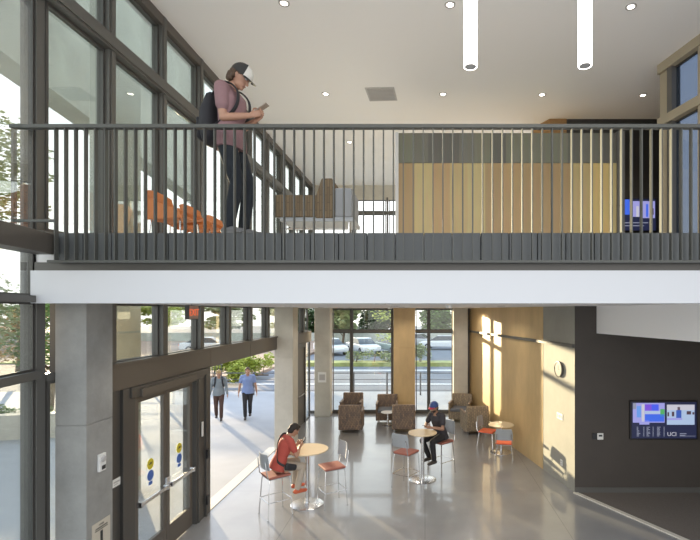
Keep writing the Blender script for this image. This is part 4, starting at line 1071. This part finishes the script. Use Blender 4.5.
def leaves(n, size, fn, m, name, parent, seed=0):
    rr = random.Random(seed); vs = []; fs = []
    for i in range(n):
        p = V(fn(rr)); s = size*rr.uniform(.6, 1.3)
        q = Matrix.Rotation(rr.uniform(0, 2*PI), 3, 'Z') @ Matrix.Rotation(rr.uniform(-1.1, 1.1), 3, 'X')
        o = len(vs)
        for c in ((-.5, 0, 0), (0, -.28, .06), (.5, 0, 0), (0, .28, .06)): vs.append(p+q @ V(c)*s)
        fs.append((o, o+1, o+2, o+3))
    me = bpy.data.meshes.new(name); me.from_pydata(vs, [], fs); me.materials.append(MATS[m])
    o = bpy.data.objects.new(name, me); COL.objects.link(o); o.parent = parent; return o
def clump(centres):
    def fn(rr):
        c, r = rr.choice(centres); 
        while 1:
            d = V((rr.uniform(-1, 1), rr.uniform(-1, 1), rr.uniform(-1, 1)))
            if .25 < d.length < 1: break
        return V(c)+V((d.x*r[0], d.y*r[1], d.z*r[2]))
    return fn
def tree(loc, h, w, label, leaf='leaf_mid', n=1600, ls=.4, seed=1, trunk=.35, group=None):
    r = empty('tree', loc, 0, label, 'tree', group)
    rr = random.Random(seed); b = MB(); b.loft([(0, 0, 0), (.05*w, 0, h*.35), (0, .03*w, h*.8)], [h*.022+.03, h*.018+.02, .03], 8, caps=0)
    for q in range(6):
        a = rr.uniform(0, 2*PI); z = h*rr.uniform(trunk, .7); b.loft([(0, 0, z), (math.cos(a)*w*.3, math.sin(a)*w*.3, z+h*.18)], [h*.010+.01, .015], 6, caps=0)
    b.build('trunk', 'bark', r, smooth=True)
    cs = []
    for q in range(9):
        a = rr.uniform(0, 2*PI); k = rr.uniform(.1, .5)
        cs.append(((math.cos(a)*w*.5*k*1.5, math.sin(a)*w*.5*k*1.5, h*rr.uniform(trunk+.12, .88)), (w*.26, w*.26, h*.13)))
    leaves(n, ls, clump(cs), leaf, 'foliage', r, seed); return r
def bush(loc, sx, sy, h, label, leaf, n=1500, ls=.14, seed=1, cat='bush', name='bush', group=None):
    r = empty(name, loc, 0, label, cat, group); rr = random.Random(seed)
    cs = [((rr.uniform(-sx/2, sx/2)*.85, rr.uniform(-sy/2, sy/2)*.7, h*rr.uniform(.3, .72)), (max(.25, sx*.13), max(.2, sy*.35), h*.32)) for q in range(14)]
    leaves(n, ls, clump(cs), leaf, 'foliage', r, seed)
    b = MB()
    for q in range(6):
        x = rr.uniform(-sx/2, sx/2)*.8; b.loft([(x, 0, 0), (x+.1, .05, h*.6)], [.025, .012], 6, caps=0)
    b.loft([(-sx*.4, 0, .03), (sx*.4, 0, .03)], [.04, .04], 6, caps=0); b.build('stems', 'bark', r); return r
tree((-13.3, 12.6, 0), 9.3, 4.4, 'leafy tree outside the far left glass', 'leaf_pale', 7000, .17, 11, .25)
tree((-10.6, 9.0, 0), 4.6, 1.8, 'yellowing small tree outside the far left glass', 'leaf_yellow', 3500, .14, 12, .3)
tree((-14.0, 17.4, 0), 5.0, 3.4, 'green tree outside seen beside the near column', 'leaf_mid', 3500, .15, 13, .2)
tree((-21, 24.0, 0), 4.2, 3.5, 'brownish young tree beyond the planter wall', 'leaf_brown', 2200, .2, 14, .2)
bush((-13.4, 14.4, 0), 6.0, 1.0, .95, 'green hedge behind the planter wall', 'leaf_mid', 3500, .10, 21, 'hedge', 'hedge')
bush((-11.2, 24.6, GZ), 3.4, 1.2, 1.55, 'bright yellow green shrub behind the terrace fence, left', 'leaf_yellow', 4200, .16, 22)
bush((-10.0, 27.0, GZ), 2.4, 1.0, 1.35, 'bright yellow green shrub behind the terrace fence, right', 'leaf_yellow', 2600, .16, 23)
bush((-3.6, 33.2, 0), 4.6, 1.0, .95, 'low pale shrub on the verge left of the golden column', 'leaf_pale', 1600, .18, 24)
bush((-.3, 33.2, 0), 2.0, 1.0, 1.5, 'taller pale shrub on the verge right of the golden column', 'leaf_pale', 1000, .2, 25)
tree((-2.4, 35.2, 0), 4.1, 3.2, 'small yellow green tree in front of the parked cars', 'leaf_yellow', 900, .2, 26, .3)
for i, (x, w_, lf) in enumerate(((-13.5, 8, 'leaf_dark'), (-5.2, 7.6, 'leaf_dark'), (2.6, 7.4, 'leaf_mid'), (10.5, 7.6, 'leaf_dark'))):
    bush((x, 60, GZ), w_, 2.4, 5.6, 'tall dark hedge mass behind the parked cars, '+['far left', 'left of the golden column', 'right of the golden column', 'far right'][i], lf, 5200, .5, 60+i, 'hedge', 'hedge', 'hedges behind the parked cars')
TR = [(-14, 67, 9, 7, 'leaf_dark'), (-6, 67, 10, 7, 'leaf_dark'), (1.2, 67, 9, 6.4, 'leaf_mid'), (8, 67, 10, 6.4, 'leaf_dark'), (15, 67, 9, 6.4, 'leaf_mid'),
      (-22, 74, 5.2, 8, 'leaf_pale'), (-32.5, 74, 5, 9, 'leaf_pale'), (-43, 76, 5, 9, 'leaf_yellow'), (-54, 78, 5.2, 10, 'leaf_pale'), (-66, 78, 5.5, 11, 'leaf_mid'), (-9.5, 54, 5, 4, 'leaf_pale')]
names = ['dark tree behind the left parked cars', 'dark tree behind the middle parked cars', 'mid green tree behind the golden column', 'dark tree beyond the right back window', 'mid green tree at the far right outdoors', 'pale tree beyond the opening', 'pale tree far left of the opening', 'yellow green tree far beyond the doors', 'pale tree far beyond the doors, further left', 'mid green tree at the far left horizon', 'pale smaller tree between the dark trees']
for i, (x, y, h, w, lf) in enumerate(TR):
    tree((x, y, GZ), h, w, names[i], lf, 3800, .55, 40+i, .12, 'trees along the horizon')
# terrace fence
fn_ = empty('terrace_fence', (-15, 20.7, GZ), 0, 'dark metal post and rail fence along the terrace edge', 'fence')
pst = None
for i in range(15):
    if pst is None:
        b = MB(); b.box(-.035, .035, -.03, .03, 0, 1.02); pst = b.build('post', 'fence_metal', fn_)
    else: o = pst.copy(); COL.objects.link(o); o.location.x = i*1.48
for z in (.22, .46, .70, .98):
    b = MB(); b.tube([(0, 0, z), (14*1.48, 0, z)], .012 if z < .9 else .022, 6); b.build('rail', 'fence_metal', fn_)
pk = empty('picket_fence', (-13.2, 22.6, GZ), 0, 'grey picket fence beyond the terrace, left of the shrubs', 'fence')
b = MB(); b.box(0, 3.4, -.02, .02, 1.12, 1.16); b.box(0, 3.4, -.02, .02, .1, .14); b.build('rails', 'fence_metal', pk)
b0 = None
for i in range(24):
    if b0 is None: b = MB(); b.box(-.012, .012, -.012, .012, 0, 1.14); b0 = b.build('picket', 'fence_metal', pk)
    else: o = b0.copy(); COL.objects.link(o); o.location.x = i*.145
# cars
def car(loc, rz, label, paint, k=1.0):
    r = empty('car', loc, rz, label, 'car', 'parked cars')
    prof = [(-2.2, .30), (2.15, .30), (2.25, .55), (2.15, .78), (1.25, .92), (.55, 1.36), (.2, 1.42), (-.75, 1.42), (-1.15, 1.36), (-1.85, .98), (-2.2, .92), (-2.28, .6)]
    low = [(-2.2, .30), (2.15, .30), (2.25, .55), (2.15, .76), (1.30, .90), (-1.80, .96), (-2.2, .92), (-2.28, .6)]
    b = MB(); b.side(low, -.86, .86); b.build('body', paint, r, bevel=.09, seg=4)
    # tapering cabin
    ins = .17; cab = [(1.25, .90), (.45, 1.38), (-.85, 1.40), (-1.72, .95)]
    b = MB(); vs = []
    for sd in (1, -1):
        for x, z in cab: vs.append((x, sd*(.82 if z < 1 else .66), z))
    b._add(vs, [(0, 1, 2, 3), (7, 6, 5, 4), (0, 4, 5, 1), (1, 5, 6, 2), (2, 6, 7, 3), (3, 7, 4, 0)]); b.build('windows', 'car_glass', r, bevel=.04)
    b = MB(); b.side([(.48, 1.36), (.42, 1.41), (-.85, 1.43), (-.95, 1.37)], -.66, .66); b.build('roof', paint, r, bevel=.02)
    for sd in (1, -1):
        for x in (1.38, -1.38):
            b = MB(); b.cyl((x, sd*.70, .32), (x, sd*.88, .32), .32, 24); w_ = b.build('wheel', 'tyre', r, bevel=.03)
            b = MB(); b.cyl((x, sd*.87, .32), (x, sd*.895, .32), .20, 20); b.build('hubcap', 'steel', w_)
        b = MB(); b.box(-2.29, -2.22, sd*.62-.16, sd*.62+.16, .66, .80); b.build('tail_light', 'sign_red', r)
        b = MB(); b.box(2.18, 2.26, sd*.62-.16, sd*.62+.16, .60, .72); b.build('headlight', 'white_plastic', r)
    return r
cr0 = car((-8.5, 42.0, GZ-.14), R(-58), 'white car parked leftmost beyond the back windows', 'car_white')
dup(cr0, (-5.7, 42.8, GZ-.14), R(-60), 'white car parked second from the left beyond the back windows', 'parked cars')
car((-3.0, 43.4, GZ-.14), R(-60), 'pale green car parked left of the golden column', 'car_green')
dup(cr0, (1.75, 47.2, GZ-.14), R(172), 'white car seen through the rightmost back window', 'parked cars')
car((-.8, 51.0, GZ-.14), R(-20), 'silver car partly hidden behind the golden column', 'car_silver')
dup(cr0, (-20.5, 44.0, GZ-.14), R(10), 'pale car beyond the opening above the terrace fence', 'parked cars')
